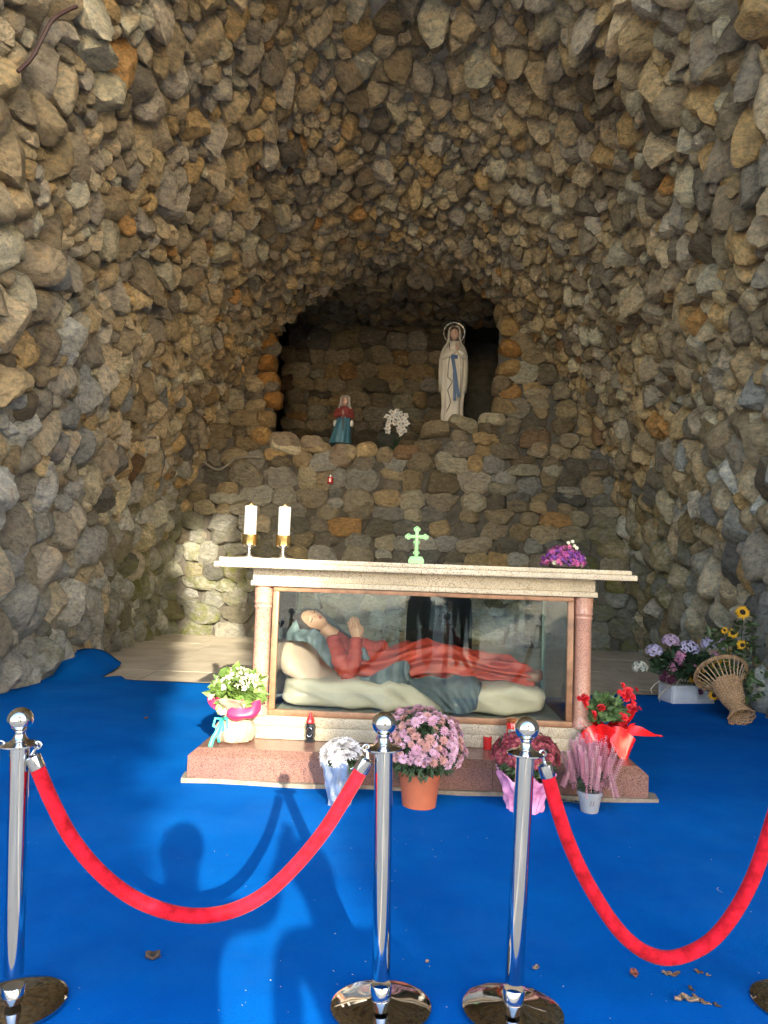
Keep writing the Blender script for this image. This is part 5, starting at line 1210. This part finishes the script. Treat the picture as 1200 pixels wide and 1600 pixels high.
# ------------------------------------------------------------------ outside the mouth: visitors, and unseen trees added to shape the sunlight
def person(label, loc, rz, shirt, trousers, arms, height=1.7):
    """standing visitor: one skinned body; clothing and hair as children"""
    k = height/1.7
    J = {'pel': (0, 0, .93), 'wai': (0, 0, 1.08), 'che': (0, .01, 1.28), 'nek': (0, .0, 1.44), 'hd0': (0, .01, 1.52), 'hd1': (0, .02, 1.62),
         'hl': (-.10, 0, .88), 'kl': (-.11, .02, .48), 'al': (-.12, -.02, .08), 'tl': (-.13, .13, .03), 'hr': (.10, 0, .88), 'kr': (.11, .02, .48), 'ar': (.12, -.02, .08), 'tr': (.13, .13, .03),
         'sl': (-.19, 0, 1.38), 'el': arms[0], 'wl': arms[1], 'sr': (.19, 0, 1.38), 'er': arms[2], 'wr': arms[3]}
    rad = {'pel': (.15, .11), 'wai': (.14, .10), 'che': (.17, .115), 'nek': (.06, .06), 'hd0': (.085, .095), 'hd1': (.08, .095), 'hl': (.085, .085), 'kl': (.06, .06), 'al': (.042, .045), 'tl': (.04, .03), 'sl': (.065, .065), 'el': (.045, .045), 'wl': (.03, .028)}
    for a_, b_ in (('hr', 'hl'), ('kr', 'kl'), ('ar', 'al'), ('tr', 'tl'), ('sr', 'sl'), ('er', 'el'), ('wr', 'wl')): rad[a_] = rad[b_]
    names = list(J); E_ = [('pel', 'wai'), ('wai', 'che'), ('che', 'nek'), ('nek', 'hd0'), ('hd0', 'hd1'), ('pel', 'hl'), ('hl', 'kl'), ('kl', 'al'), ('al', 'tl'), ('pel', 'hr'), ('hr', 'kr'), ('kr', 'ar'), ('ar', 'tr'), ('che', 'sl'), ('sl', 'el'), ('el', 'wl'), ('che', 'sr'), ('sr', 'er'), ('er', 'wr')]
    me = bpy.data.meshes.new('person'); me.from_pydata([Vector(J[n])*k for n in names], [(names.index(a_), names.index(b_)) for a_, b_ in E_], [])
    o = bpy.data.objects.new('person', me); COL.objects.link(o); o.location = loc; o.rotation_euler = (0, 0, rz)
    md = o.modifiers.new('skin', 'SKIN'); md.use_smooth_shade = True
    for i, n in enumerate(names): me.skin_vertices[0].data[i].radius = rad[n]; me.skin_vertices[0].data[i].use_root = (n == 'pel')
    o.modifiers.new('sub', 'SUBSURF').levels = 2; o.modifiers['sub'].render_levels = 2
    me.materials.append(mat('cloth_'+shirt[0], shirt[1], .8, var=.15)); tag(o, label, 'person', 'visitors before the grotto')
    hd = place(head_mesh(28, 20), Vector((0, .05, 1.6))*k, (0, 1, 0), (0, 0, 1), .12*k).build('head', mat('skin', (.55, .34, .25), .5), o)
    MB().ball(Vector((0, .015, 1.635))*k, .125*k, 20, 14, (.85, .95, 1)).build('hair', mat('hair_dark', (.03, .02, .015), .6), o)
    lg = MB()
    for s_ in (-1, 1): lg.tube([Vector((s_*.09, 0, .98))*k, Vector((s_*.105, .01, .75))*k, Vector((s_*.11, .02, .48))*k, Vector((s_*.12, -.01, .1))*k], [.125, .11, .085, .075], 14)
    lg.build('trousers', mat('trousers_'+trousers[0], trousers[1], .85), o)
    for wname, ename in (('wl', 'el'), ('wr', 'er')):
        w_ = Vector(J[wname])*k; d = (w_-Vector(J[ename])*k).normalized(); sd = d.orthogonal().normalized(); hb_ = MB()
        hb_.tube([w_-d*.02, w_+d*.04, w_+d*.085], [.03, .038, .03], 10)
        for q in (-.027, -.009, .009, .027): b0 = w_+d*.07+sd*q; hb_.tube([b0, b0+d*.045+d.cross(sd)*.006, b0+d*.075+d.cross(sd)*.025], [.0095, .009, .006], 7)
        b0 = w_+d*.02+sd*.03; hb_.tube([b0, b0+d*.03+sd*.025, b0+d*.06+sd*.03], [.011, .01, .007], 7); hb_.build('hand', MATS['skin'], o)
    return o
person('photographer in grey jacket holding up a phone before the rope barrier', (.16, -.42, -.04), 0, ('grey', (.16, .16, .18)), ('navy', (.03, .035, .06)), ((-.2, .12, 1.14), (-.1, .25, 1.36), (.34, .06, 1.36), (.47, .16, 1.58)), 1.68)
ph = MB().box((-.038, -.014, 1.385), (.038, -.006, 1.535), .003).build('phone', mat('phone_black', (.01, .01, .012), .2), None, True, 30)
ph.location = (0, -.06, 0)
tag(ph, 'black phone held up by the photographer in grey', 'phone')
person('visitor in dark coat standing beside the photographer with arms lowered', (.86, -.75, -.04), math.radians(6), ('coat', (.05, .05, .055)), ('black', (.025, .025, .03)), ((-.27, .02, 1.12), (-.24, .14, .92), (.30, .02, 1.12), (.28, .12, .88)), 1.74)

def tree(name, label, loc, rad, z0, z1, taper, mt, nleaf, leaf, trunk, lean=0, limbs=6):
    t = thing(name, label, 'tree', loc, group='trees added to shade the grotto')
    tm = mat('bark', (.10, .07, .05), .9, var=.3, scale=4, bump=.8, bscale=12)
    tk = MB(); tk.tube([(0, 0, -.1), (.05, .02, z0*.6), (lean*.5, 0, (z0+z1)*.5), (lean, 0, z1*.93)], [trunk, trunk*.8, trunk*.5, .05], 12)
    for k in range(limbs):
        a = 2.4*k; h = z0+(z1-z0)*(.1+.7*k/limbs); tk.tube([(lean*h/z1, 0, h-.6), (math.cos(a)*rad*.35, math.sin(a)*rad*.35, h), (math.cos(a)*rad*.7, math.sin(a)*rad*.7, h+.6)], [trunk*.35, trunk*.22, .03], 7)
    tk.build('trunk', tm, t)
    # crown: leaf faces spread through its volume, clumped
    u = rng.random((nleaf, 4)); h = u[:, 0]; prof = taper(h)
    rr = rad*prof*np.sqrt(.15+.85*u[:, 1]); a = u[:, 2]*2*PI
    P = np.stack([rr*np.cos(a)+lean, rr*np.sin(a), z0+(z1-z0)*h], -1)
    P += .35*np.stack([fnoise(P, 21, 1.3), fnoise(P, 22, 1.3), fnoise(P, 23, 1.3)], -1)
    d1 = rng.normal(size=(nleaf, 3)); d1 /= np.linalg.norm(d1, axis=1)[:, None]; d2 = np.cross(d1, rng.normal(size=(nleaf, 3))); d2 /= np.linalg.norm(d2, axis=1)[:, None]
    s_ = leaf*(.6+.8*rng.random((nleaf, 1)))
    V = np.stack([P-d1*s_, P+d2*s_*.45, P+d1*s_, P-d2*s_*.45], 1).reshape(-1, 3); F = np.arange(nleaf*4).reshape(-1, 4)
    me = bpy.data.meshes.new('crown'); me.from_pydata(V.tolist(), [], F.tolist()); me.materials.append(mt); obj('crown', me, t)
    return t
cyp = mat('cypress_leaf', (.035, .06, .025), .7, var=.4, scale=1.5); oak = mat('oak_leaf', (.06, .10, .03), .6, var=.4, scale=1.5)
colm = lambda h: np.clip(1.0-.25*sm(.75, 1, h)-.35*sm(.08, 0, h), 0, 1)
TD = 18.0  # cypresses are added out of view; the gap between them shapes the sun patch
def tx(c): return c+.29*TD
tree('blocker_cypress', 'broad dark columnar cypress added outside to block sun opposite the curled carpet corner', (tx(-2.42), -TD, -.04), 2.2, .1, 17.5, colm, cyp, 30000, .22, .3)
tree('blocker_cypress', 'second dark columnar cypress added outside to block sun opposite the wicker basket', (tx(3.15), -TD, -.04), 2.12, .1, 16.5, colm, cyp, 24000, .22, .25)
tree('blocker_pine', 'tall umbrella pine added behind the cypresses, its high crown capping the sunbeam', (tx(-1.6)+.29*8, -TD-8, -.04), 4.2, 17.0, 24.0, lambda h: np.sqrt(np.clip(1-(2*h-1)**2, 0.02, 1)), oak, 16000, .28, .4, 1.2)  # added unseen pine whose crown cuts off the top of the sunbeam
